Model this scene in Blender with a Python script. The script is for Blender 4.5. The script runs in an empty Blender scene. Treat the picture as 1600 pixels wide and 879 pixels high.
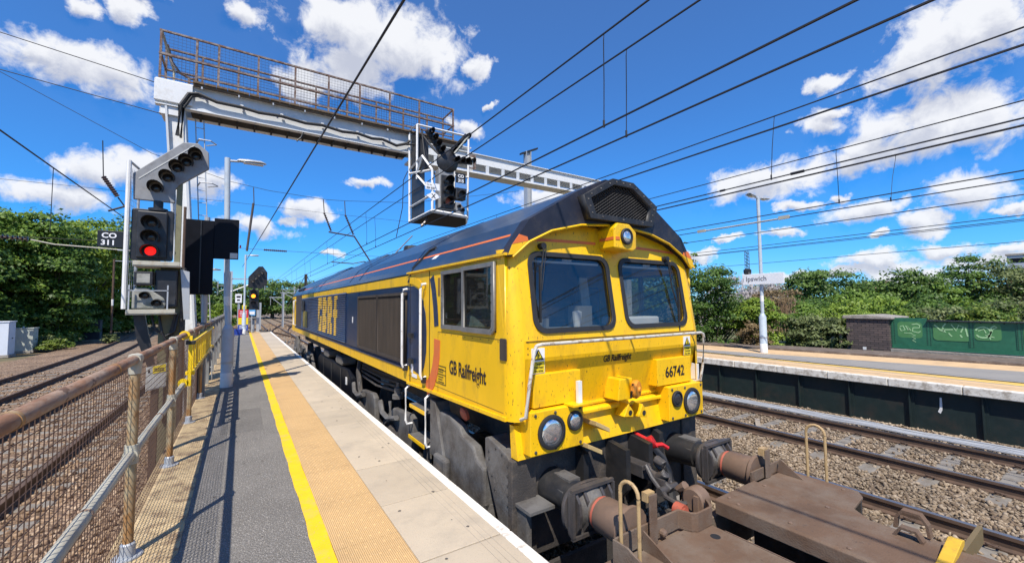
import bpy, bmesh, math, random
import numpy as np
from mathutils import Vector, Matrix
random.seed(7); rng = np.random.default_rng(11)
S = bpy.context.scene; COL = S.collection
rad = math.radians

# ------------------------------------------------------------ camera, sky, sun, exposure
R = np.array([[0.83702942,-0.02327748,-0.54666252],[-0.54709218,-0.0510878,-0.83551193],[-0.00847917,0.99842285,-0.05549692]])
cam_d = bpy.data.cameras.new('camera'); cam = bpy.data.objects.new('camera', cam_d); COL.objects.link(cam)
M4 = Matrix([list(R[i])+[0] for i in range(3)]+[[0,0,0,1]]); M4.translation = (0,0,1.72)
cam.matrix_world = M4
cam_d.sensor_width = 36; cam_d.lens = 36*646/1600; cam_d.clip_start = .05; cam_d.clip_end = 6000
S.camera = cam
S.view_settings.view_transform = 'Standard'; S.view_settings.look = 'None'; S.view_settings.gamma = 1
S.view_settings.use_curve_mapping = False
S.view_settings.exposure = 0.3
sunv = Vector((-.565,-.76,1.357)).normalized()
SUN_EL = math.asin(sunv.z); SUN_AZ = math.atan2(sunv.x, sunv.y)
sd = bpy.data.lights.new('sun','SUN'); sd.energy = 5.0; sd.angle = rad(.5); sd.color = (1,.93,.83)
so = bpy.data.objects.new('sun', sd); COL.objects.link(so); so.rotation_euler = (-sunv).to_track_quat('-Z','Y').to_euler()

W = bpy.data.worlds.new('World'); S.world = W; W.use_nodes = True
def build_world():
    nt = W.node_tree; N = nt.nodes; L = nt.links; N.clear()
    out = N.new('ShaderNodeOutputWorld'); bg = N.new('ShaderNodeBackground'); bg.inputs[1].default_value = .09
    L.new(bg.outputs[0], out.inputs[0])
    sky = N.new('ShaderNodeTexSky'); sky.sky_type = 'NISHITA'; sky.sun_disc = False
    sky.sun_elevation = SUN_EL; sky.sun_rotation = SUN_AZ; sky.air_density = 1.0; sky.dust_density = .0; sky.ozone_density = 3.0
    hs = N.new('ShaderNodeHueSaturation'); hs.inputs['Saturation'].default_value = 1.05; hs.inputs['Value'].default_value = 1.0
    L.new(sky.outputs[0], hs.inputs['Color'])
    gr = N.new('ShaderNodeMixRGB'); gr.blend_type='MULTIPLY'; gr.inputs[0].default_value=1; gr.inputs[2].default_value=(.36,.87,1.62,1); L.new(hs.outputs[0], gr.inputs[1])
    sr = N.new('ShaderNodeSeparateColor'); L.new(gr.outputs[0], sr.inputs[0]); hs = N.new('ShaderNodeCombineColor')     # deeper azure: less red high up
    p1 = N.new('ShaderNodeMath'); p1.operation='POWER'; p1.inputs[1].default_value=2.5; L.new(sr.outputs[0], p1.inputs[0]); p2 = N.new('ShaderNodeMath'); p2.operation='MULTIPLY'; p2.inputs[1].default_value=.30; L.new(p1.outputs[0], p2.inputs[0])
    p3 = N.new('ShaderNodeMath'); p3.operation='MULTIPLY'; p3.inputs[1].default_value=.85; L.new(sr.outputs[0], p3.inputs[0]); p4 = N.new('ShaderNodeMath'); p4.operation='MINIMUM'; L.new(p2.outputs[0], p4.inputs[0]); L.new(p3.outputs[0], p4.inputs[1])
    L.new(p4.outputs[0], hs.inputs[0]); L.new(sr.outputs[1], hs.inputs[1]); L.new(sr.outputs[2], hs.inputs[2])
    tc = N.new('ShaderNodeTexCoord'); sep = N.new('ShaderNodeSeparateXYZ'); L.new(tc.outputs['Generated'], sep.inputs[0])
    def mth(op, a, b=None, c=None):
        n = N.new('ShaderNodeMath'); n.operation = op
        for i, v in enumerate((a,b,c)):
            if v is None: continue
            if isinstance(v,(int,float)): n.inputs[i].default_value = v
            else: L.new(v, n.inputs[i])
        return n.outputs[0]
    az = mth('ARCTAN2', sep.outputs[0], sep.outputs[1]); el = mth('ARCSINE', sep.outputs[2])
    cmb = N.new('ShaderNodeCombineXYZ'); L.new(az, cmb.inputs[0]); L.new(el, cmb.inputs[1])
    nw = N.new('ShaderNodeTexNoise'); nw.inputs['Scale'].default_value = 9; nw.inputs['Detail'].default_value = 8; nw.inputs['Roughness'].default_value = .6
    L.new(tc.outputs['Generated'], nw.inputs['Vector'])
    wv = N.new('ShaderNodeVectorMath'); wv.operation = 'MULTIPLY_ADD'; L.new(nw.outputs['Color'], wv.inputs[0]); wv.inputs[1].default_value = (.16,.09,0); 
    sub = N.new('ShaderNodeVectorMath'); sub.operation='ADD'; L.new(cmb.outputs[0], sub.inputs[0]); sub.inputs[1].default_value = (-.08,-.045,0)
    L.new(sub.outputs[0], wv.inputs[2])
    # (azimuth, elevation, half width, half height) of each cloud, in radians
    CL = CLOUDS
    best = None; lowb = None
    for (a,e,ra,re) in CL:
        m = N.new('ShaderNodeVectorMath'); m.operation='MULTIPLY_ADD'; ra*=1.10; re*=1.14; L.new(wv.outputs[0], m.inputs[0]); m.inputs[1].default_value=(1/ra,1/re,0); m.inputs[2].default_value=(-a/ra,-e/re,0)
        ln = N.new('ShaderNodeVectorMath'); ln.operation='LENGTH'; L.new(m.outputs[0], ln.inputs[0])
        best = ln.outputs['Value'] if best is None else mth('MINIMUM', best, ln.outputs['Value'])
        # the same puff seen from a little below: gives the grey base
        m2 = N.new('ShaderNodeVectorMath'); m2.operation='ADD'; L.new(m.outputs[0], m2.inputs[0]); m2.inputs[1].default_value=(.12,.75,0)
        l2 = N.new('ShaderNodeVectorMath'); l2.operation='LENGTH'; L.new(m2.outputs[0], l2.inputs[0])
        lowb = l2.outputs['Value'] if lowb is None else mth('MINIMUM', lowb, l2.outputs['Value'])
    # a general field of cumulus for the part of the sky behind the platform
    ng = N.new('ShaderNodeTexNoise'); ng.inputs['Scale'].default_value = 2.6; ng.inputs['Detail'].default_value = 5; L.new(tc.outputs['Generated'], ng.inputs['Vector'])
    back = N.new('ShaderNodeMapRange'); back.inputs['From Min'].default_value=-.15; back.inputs['From Max'].default_value=-.5; L.new(sep.outputs[1], back.inputs['Value'])
    fieldc = mth('MULTIPLY', mth('MULTIPLY_ADD', ng.outputs[0], 5.0, -2.75), back.outputs[0])
    nf = N.new('ShaderNodeTexNoise'); nf.inputs['Scale'].default_value = 22; nf.inputs['Detail'].default_value = 10; nf.inputs['Roughness'].default_value = .62; nf.inputs['Distortion'].default_value=.3
    L.new(tc.outputs['Generated'], nf.inputs['Vector'])
    den = mth('ADD', mth('SUBTRACT', 1.0, best), mth('MULTIPLY', mth('SUBTRACT', nf.outputs[0], .5), 1.75))
    den = mth('MAXIMUM', den, fieldc)
    al = N.new('ShaderNodeMapRange'); al.interpolation_type='SMOOTHSTEP'; al.inputs['From Min'].default_value=-.10; al.inputs['From Max'].default_value=.52; L.new(den, al.inputs['Value'])
    up = N.new('ShaderNodeMapRange'); up.inputs['From Min'].default_value=-.01; up.inputs['From Max'].default_value=.02; L.new(sep.outputs[2], up.inputs['Value'])
    alpha = mth('MULTIPLY', mth('MULTIPLY', al.outputs[0], up.outputs[0]), .96)
    sh = N.new('ShaderNodeMapRange'); sh.interpolation_type='SMOOTHSTEP'; sh.inputs['From Min'].default_value=1.0; sh.inputs['From Max'].default_value=.15
    L.new(mth('ADD', lowb, mth('MULTIPLY', mth('SUBTRACT', nf.outputs[0], .5), 1.5)), sh.inputs['Value'])
    cc = N.new('ShaderNodeMixRGB'); cc.inputs[1].default_value=(8.6,8.7,9.0,1); cc.inputs[2].default_value=(5.2,5.5,6.5,1); L.new(sh.outputs[0], cc.inputs[0])
    mx = N.new('ShaderNodeMixRGB'); L.new(alpha, mx.inputs[0]); L.new(hs.outputs[0], mx.inputs[1]); L.new(cc.outputs[0], mx.inputs[2])
    L.new(mx.outputs[0], bg.inputs[0])
CLOUDS = [
 (0.259,0.570,0.197,0.074),(0.348,0.559,0.133,0.076),(0.161,0.581,0.103,0.047),(0.218,0.501,0.107,0.058),(0.098,0.468,0.062,0.051),(0.492,0.538,0.035,0.021),
 (-0.253,0.398,0.096,0.033),(-0.194,0.392,0.059,0.041),(-0.298,0.397,0.036,0.014),(-0.242,0.481,0.033,0.014),(-0.181,0.497,0.030,0.022),(-0.152,0.520,0.034,0.009),
 (0.001,0.545,0.040,0.022),(-0.232,0.233,0.051,0.032),(-0.163,0.237,0.061,0.034),(-0.066,0.239,0.050,0.026),(-0.252,0.177,0.079,0.025),(0.129,0.211,0.053,0.022),
 (0.104,0.180,0.033,0.012),(0.248,0.277,0.049,0.012),(0.039,0.157,0.076,0.025),(0.175,0.121,0.029,0.009),(0.485,0.410,0.048,0.019),(0.528,0.451,0.017,0.009),
 (1.424,0.410,0.090,0.060),(1.362,0.391,0.053,0.048),(1.472,0.416,0.042,0.047),(1.381,0.299,0.110,0.054),(1.295,0.268,0.079,0.034),(1.445,0.279,0.059,0.044),
 (1.236,0.333,0.038,0.030),(1.262,0.349,0.032,0.015),(1.136,0.248,0.112,0.039),(1.247,0.411,0.039,0.014),(1.210,0.191,0.038,0.012),(1.291,0.165,0.069,0.023),
 (1.265,0.201,0.023,0.010),(1.419,0.172,0.052,0.029),(1.461,0.145,0.019,0.008),(1.365,0.129,0.041,0.020),(1.295,0.117,0.017,0.008),(1.154,0.132,0.041,0.011),
 (1.017,0.109,0.034,0.012),(1.055,0.130,0.027,0.008),(1.408,0.089,0.047,0.016),(1.313,0.070,0.085,0.015),(1.448,0.067,0.043,0.013),(1.258,0.052,0.072,0.012),
 (1.184,0.050,0.069,0.013),(1.361,0.049,0.095,0.014),(0.644,0.258,0.069,0.023),(0.736,0.220,0.050,0.013),(1.468,0.082,0.027,0.013),
]
build_world()

# ------------------------------------------------------------ helpers
class MB:
    def __init__(s): s.v=[]; s.f=[]
    def add(s, vs, fs):
        o=len(s.v); s.v += [tuple(map(float,v)) for v in vs]; s.f += [tuple(i+o for i in f) for f in fs]; return s
    def box(s, x0,x1,y0,y1,z0,z1, m=None):
        vs=[Vector(p) for p in [(x0,y0,z0),(x1,y0,z0),(x1,y1,z0),(x0,y1,z0),(x0,y0,z1),(x1,y0,z1),(x1,y1,z1),(x0,y1,z1)]]
        if m is not None: vs=[m@v for v in vs]
        return s.add(vs,[(3,2,1,0),(4,5,6,7),(0,1,5,4),(1,2,6,5),(2,3,7,6),(3,0,4,7)])
    def prism(s, pts, axis, a, b):
        # pts are 2D outlines: axis 'y' -> (x,z), 'x' -> (y,z), 'z' -> (x,y)
        def P(p,t): return {'y':(p[0],t,p[1]),'x':(t,p[0],p[1]),'z':(p[0],p[1],t)}[axis]
        n=len(pts); vs=[P(p,a) for p in pts]+[P(p,b) for p in pts]
        fs=[tuple(range(n))[::-1],tuple(range(n,2*n))]+[(i,(i+1)%n,n+(i+1)%n,n+i) for i in range(n)]
        return s.add(vs,fs)
    def ring(s, rings, close=True, cap=True):
        n=len(rings[0]); vs=[p for r in rings for p in r]; fs=[]
        for k in range(len(rings)-1):
            for i in range(n if close else n-1):
                j=(i+1)%n; fs.append((k*n+i,k*n+j,(k+1)*n+j,(k+1)*n+i))
        if cap and close: fs += [tuple(range(n))[::-1], tuple(range((len(rings)-1)*n,len(rings)*n))]
        return s.add(vs,fs)
    def tube(s, pts, r, n=6, radii=None):
        pts=[Vector(p) for p in pts]; rings=[]; 
        for i,p in enumerate(pts):
            t=(pts[min(i+1,len(pts)-1)]-pts[max(i-1,0)]).normalized()
            u=t.cross(Vector((0,0,1))); 
            if u.length<.05: u=t.cross(Vector((1,0,0)))
            u.normalize(); w=t.cross(u); rr=radii[i] if radii else r
            rings.append([p+(u*math.cos(2*math.pi*k/n)+w*math.sin(2*math.pi*k/n))*rr for k in range(n)])
        return s.ring(rings)
    def cyl(s, a,b,r,r2=None,n=16): return s.tube([a,b],r,n,[r, r if r2 is None else r2])
    def lathe(s, origin, axis, prof, n=20):
        # prof: (distance along axis, radius)
        o=Vector(origin); t=Vector(axis).normalized(); u=t.cross(Vector((0,0,1)))
        if u.length<.05: u=t.cross(Vector((1,0,0)))
        u.normalize(); w=t.cross(u)
        return s.ring([[o+t*d+(u*math.cos(2*math.pi*k/n)+w*math.sin(2*math.pi*k/n))*max(r,.0005) for k in range(n)] for d,r in prof])
    def strip(s, pts, w, off, axis='x', t=.004):
        # flat ribbon along a 2D polyline in plane axis, at coordinate off
        L=[];Rr=[]
        for i,p in enumerate(pts):
            a=Vector(pts[max(i-1,0)]); b=Vector(pts[min(i+1,len(pts)-1)]); d=(b-a).normalized(); nn=Vector((-d.y,d.x))*w/2
            L.append(Vector(p)+nn); Rr.append(Vector(p)-nn)
        for i in range(len(pts)-1): s.prism([L[i],L[i+1],Rr[i+1],Rr[i]],axis,off,off+t)
        return s
ORG={}
def link(o, parent=None):
    COL.objects.link(o)
    if parent is not None: o.parent=parent
    return o
def mesh_obj(name, mb, mat, parent=None, smooth=False, bevel=0, autos=True):
    org = ORG.get(parent.name, Vector()) if parent is not None else Vector()
    me=bpy.data.meshes.new(name)
    me.from_pydata([(v[0]-org.x,v[1]-org.y,v[2]-org.z) for v in mb.v],[],mb.f); me.update()
    bm=bmesh.new(); bm.from_mesh(me); bmesh.ops.recalc_face_normals(bm,faces=bm.faces); bm.to_mesh(me); bm.free()
    o=bpy.data.objects.new(name,me); link(o,parent); me.materials.append(mat)
    ORG[o.name]=org
    if smooth:
        for p in me.polygons: p.use_smooth=True
        me.set_sharp_from_angle(angle=rad(40))
    if bevel:
        b=o.modifiers.new('bevel','BEVEL'); b.width=bevel; b.segments=2; b.limit_method='ANGLE'; b.angle_limit=rad(35)
    return o
def tag(o,label,cat,group=None):
    o['label']=label; o['category']=cat
    if group: o['group']=group
    return o
def kind(o,k): o['kind']=k; return o
def thing(name,label,cat,loc,group=None):
    o=bpy.data.objects.new(name,None); COL.objects.link(o); o.location=loc; o.empty_display_size=.2
    ORG[o.name]=Vector(loc); return tag(o,label,cat,group)
def copy_tree(o,parent=None,loc=None):
    c=o.copy(); COL.objects.link(c); c.parent=parent
    if loc is not None: c.location=loc
    for ch in list(o.children): copy_tree(ch,c)
    return c
def arc(cx,cy,r,a0,a1,n): return [(cx+r*math.cos(rad(a0+(a1-a0)*i/n)),cy+r*math.sin(rad(a0+(a1-a0)*i/n))) for i in range(n+1)]
def rrect(x0,x1,y0,y1,r,n=5):
    return arc(x1-r,y1-r,r,0,90,n)+arc(x0+r,y1-r,r,90,180,n)+arc(x0+r,y0+r,r,180,270,n)+arc(x1-r,y0+r,r,270,360,n)
def holed(name, outer, holes, fn, thick, mat, parent, smooth=False):
    # plate with openings; fn maps (u,v,w) to world
    cu=bpy.data.curves.new('tmp','CURVE'); cu.dimensions='2D'; cu.fill_mode='BOTH'; cu.extrude=thick/2
    for lp in [outer]+holes:
        sp=cu.splines.new('POLY'); sp.points.add(len(lp)-1); sp.use_cyclic_u=True
        for q,p in zip(sp.points,lp): q.co=(p[0],p[1],0,1)
    o=bpy.data.objects.new('tmp',cu); COL.objects.link(o); bpy.context.view_layer.update()
    me=bpy.data.meshes.new_from_object(o.evaluated_get(bpy.context.evaluated_depsgraph_get()))
    bpy.data.objects.remove(o); bpy.data.curves.remove(cu)
    org=ORG.get(parent.name,Vector()); me.name=name
    for v in me.vertices:
        v.co=Vector(fn(v.co.x,v.co.y,v.co.z))-org
    bm=bmesh.new(); bm.from_mesh(me); bmesh.ops.remove_doubles(bm,verts=bm.verts,dist=1e-5); bmesh.ops.recalc_face_normals(bm,faces=bm.faces); bm.to_mesh(me); bm.free()
    me.materials.clear(); me.materials.append(mat)
    ob=bpy.data.objects.new(name,me); link(ob,parent); ORG[ob.name]=org
    return ob
def text_obj(name, txt, size, fn, mat, parent, xs=1.0, bold=.0, thick=.004, spacing=1.0, align='LEFT', shear=0):
    cu=bpy.data.curves.new('tmp','FONT'); cu.body=txt; cu.size=size; cu.extrude=thick/2; cu.offset=bold; cu.space_character=spacing; cu.align_x=align; cu.resolution_u=3; cu.shear=shear
    o=bpy.data.objects.new('tmp',cu); COL.objects.link(o); bpy.context.view_layer.update()
    me=bpy.data.meshes.new_from_object(o.evaluated_get(bpy.context.evaluated_depsgraph_get()))
    bpy.data.objects.remove(o); bpy.data.curves.remove(cu)
    org=ORG.get(parent.name,Vector()); me.name=name
    for v in me.vertices: v.co=Vector(fn(v.co.x*xs,v.co.y,v.co.z))-org
    me.materials.clear(); me.materials.append(mat)
    bm=bmesh.new(); bm.from_mesh(me); bmesh.ops.recalc_face_normals(bm,faces=bm.faces); bm.to_mesh(me); bm.free()
    ob=bpy.data.objects.new(name,me); link(ob,parent); ORG[ob.name]=org
    return ob
def on_front(x0,z0,y): return lambda u,v,w: (x0+u, y-w, z0+v)          # writing that faces the camera side (-Y)
def on_side(y0,z0,x): return lambda u,v,w: (x-w, y0-u, z0+v)           # writing on a side that faces -X, read towards -Y

# ------------------------------------------------------------ materials
def mat(name, col, rough=.6, metal=0., var=.12, scale=6., bump=0., bscale=60., dirt=None, dscale=3., damt=.5, dlow=.5, dhigh=.7, coat=0., stretch=(1,1,1), spec=.5, speck=None):
    m=bpy.data.materials.new(name); m.use_nodes=True; nt=m.node_tree; N=nt.nodes; L=nt.links
    b=N['Principled BSDF']; b.inputs['Roughness'].default_value=rough; b.inputs['Metallic'].default_value=metal; b.inputs['Specular IOR Level'].default_value=spec
    if coat: b.inputs['Coat Weight'].default_value=coat; b.inputs['Coat Roughness'].default_value=.12
    tc=N.new('ShaderNodeTexCoord'); mp=N.new('ShaderNodeMapping'); mp.inputs['Scale'].default_value=stretch; L.new(tc.outputs['Object'],mp.inputs[0])
    n1=N.new('ShaderNodeTexNoise'); n1.inputs['Scale'].default_value=scale; n1.inputs['Detail'].default_value=6; n1.inputs['Roughness'].default_value=.6; L.new(mp.outputs[0],n1.inputs['Vector'])
    mr=N.new('ShaderNodeMapRange'); mr.inputs['From Min'].default_value=.25; mr.inputs['From Max'].default_value=.75; L.new(n1.outputs[0],mr.inputs['Value'])
    mx=N.new('ShaderNodeMixRGB'); mx.inputs[1].default_value=(*[c*(1-var) for c in col],1); mx.inputs[2].default_value=(*[min(1,c*(1+var)) for c in col],1); L.new(mr.outputs[0],mx.inputs[0])
    cur=mx.outputs[0]
    def layer(cur, dcol, sc, lo, hi, amt, det=8):
        n2=N.new('ShaderNodeTexNoise'); n2.inputs['Scale'].default_value=sc; n2.inputs['Detail'].default_value=det; n2.inputs['Roughness'].default_value=.7; L.new(mp.outputs[0],n2.inputs['Vector'])
        r2=N.new('ShaderNodeMapRange'); r2.inputs['From Min'].default_value=lo; r2.inputs['From Max'].default_value=hi; r2.inputs['To Max'].default_value=amt; L.new(n2.outputs[0],r2.inputs['Value'])
        m2=N.new('ShaderNodeMixRGB'); m2.inputs[2].default_value=(*dcol,1); L.new(r2.outputs[0],m2.inputs[0]); L.new(cur,m2.inputs[1])
        return m2.outputs[0], r2.outputs[0]
    if dirt: cur,msk=layer(cur,dirt,dscale,dlow,dhigh,damt)
    if speck: cur,_=layer(cur,speck[0],speck[1],speck[2],speck[2]+.06,speck[3],2)
    L.new(cur,b.inputs['Base Color'])
    rr=N.new('ShaderNodeMapRange'); rr.inputs['To Min'].default_value=max(.02,rough-.08); rr.inputs['To Max'].default_value=min(1,rough+.12); L.new(n1.outputs[0],rr.inputs['Value']); L.new(rr.outputs[0],b.inputs['Roughness'])
    if bump:
        n3=N.new('ShaderNodeTexNoise'); n3.inputs['Scale'].default_value=bscale; n3.inputs['Detail'].default_value=4; L.new(mp.outputs[0],n3.inputs['Vector'])
        bp=N.new('ShaderNodeBump'); bp.inputs['Strength'].default_value=bump; bp.inputs['Distance'].default_value=.02; L.new(n3.outputs[0],bp.inputs['Height']); L.new(bp.outputs[0],b.inputs['Normal'])
    return m
def emis(name,col,st):
    m=bpy.data.materials.new(name); m.use_nodes=True; b=m.node_tree.nodes['Principled BSDF']
    b.inputs['Base Color'].default_value=(*col,1); b.inputs['Emission Color'].default_value=(*col,1); b.inputs['Emission Strength'].default_value=st; return m
def glassmat(name,tint=(.35,.4,.42),refl=.5):
    m=bpy.data.materials.new(name); m.use_nodes=True; nt=m.node_tree; N=nt.nodes; L=nt.links; N.clear()
    o=N.new('ShaderNodeOutputMaterial'); t=N.new('ShaderNodeBsdfTransparent'); t.inputs[0].default_value=(*tint,1)
    g=N.new('ShaderNodeBsdfGlossy'); g.inputs['Roughness'].default_value=.015; fr=N.new('ShaderNodeFresnel'); fr.inputs[0].default_value=1.5
    ad=N.new('ShaderNodeMath'); ad.operation='MULTIPLY_ADD'; ad.inputs[1].default_value=.30; ad.inputs[2].default_value=refl; ad.inputs[0].default_value=0; ad.use_clamp=True
    # dust film
    tc=N.new('ShaderNodeTexCoord'); n=N.new('ShaderNodeTexNoise'); n.inputs['Scale'].default_value=160; n.inputs['Detail'].default_value=1; L.new(tc.outputs['Object'],n.inputs['Vector'])
    r=N.new('ShaderNodeMapRange'); r.inputs['From Min'].default_value=.70; r.inputs['From Max'].default_value=.78; r.inputs['To Min'].default_value=.015; r.inputs['To Max'].default_value=.4; L.new(n.outputs[0],r.inputs['Value'])
    d=N.new('ShaderNodeBsdfDiffuse'); d.inputs[0].default_value=(.5,.48,.42,1)
    x=N.new('ShaderNodeMixShader'); L.new(ad.outputs[0],x.inputs[0]); L.new(t.outputs[0],x.inputs[1]); L.new(g.outputs[0],x.inputs[2])
    y=N.new('ShaderNodeMixShader'); L.new(r.outputs[0],y.inputs[0]); L.new(x.outputs[0],y.inputs[1]); L.new(d.outputs[0],y.inputs[2]); L.new(y.outputs[0],o.inputs[0])
    return m
def leafmat(name,c1,c2,sc=.5):
    m=bpy.data.materials.new(name); m.use_nodes=True; nt=m.node_tree; N=nt.nodes; L=nt.links; b=N['Principled BSDF']; o=N['Material Output']
    tc=N.new('ShaderNodeTexCoord'); n=N.new('ShaderNodeTexNoise'); n.inputs['Scale'].default_value=sc; n.inputs['Detail'].default_value=3; L.new(tc.outputs['Object'],n.inputs['Vector'])
    at=N.new('ShaderNodeAttribute'); at.attribute_name='leafrand'
    ad=N.new('ShaderNodeMath'); ad.operation='MULTIPLY_ADD'; L.new(at.outputs['Fac'],ad.inputs[0]); ad.inputs[1].default_value=.5; L.new(n.outputs[0],ad.inputs[2])
    r=N.new('ShaderNodeMapRange'); r.inputs['From Min'].default_value=.45; r.inputs['From Max'].default_value=1.05; L.new(ad.outputs[0],r.inputs['Value'])
    x=N.new('ShaderNodeMixRGB'); x.inputs[1].default_value=(*c1,1); x.inputs[2].default_value=(*c2,1); L.new(r.outputs[0],x.inputs[0]); L.new(x.outputs[0],b.inputs['Base Color'])
    b.inputs['Roughness'].default_value=.5; b.inputs['Specular IOR Level'].default_value=.35
    t=N.new('ShaderNodeBsdfTranslucent'); L.new(x.outputs[0],t.inputs[0]); ms=N.new('ShaderNodeMixShader'); ms.inputs[0].default_value=.3
    L.new(b.outputs[0],ms.inputs[1]); L.new(t.outputs[0],ms.inputs[2]); L.new(ms.outputs[0],o.inputs[0]); return m
YEL=(.86,.50,.003)
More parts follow.
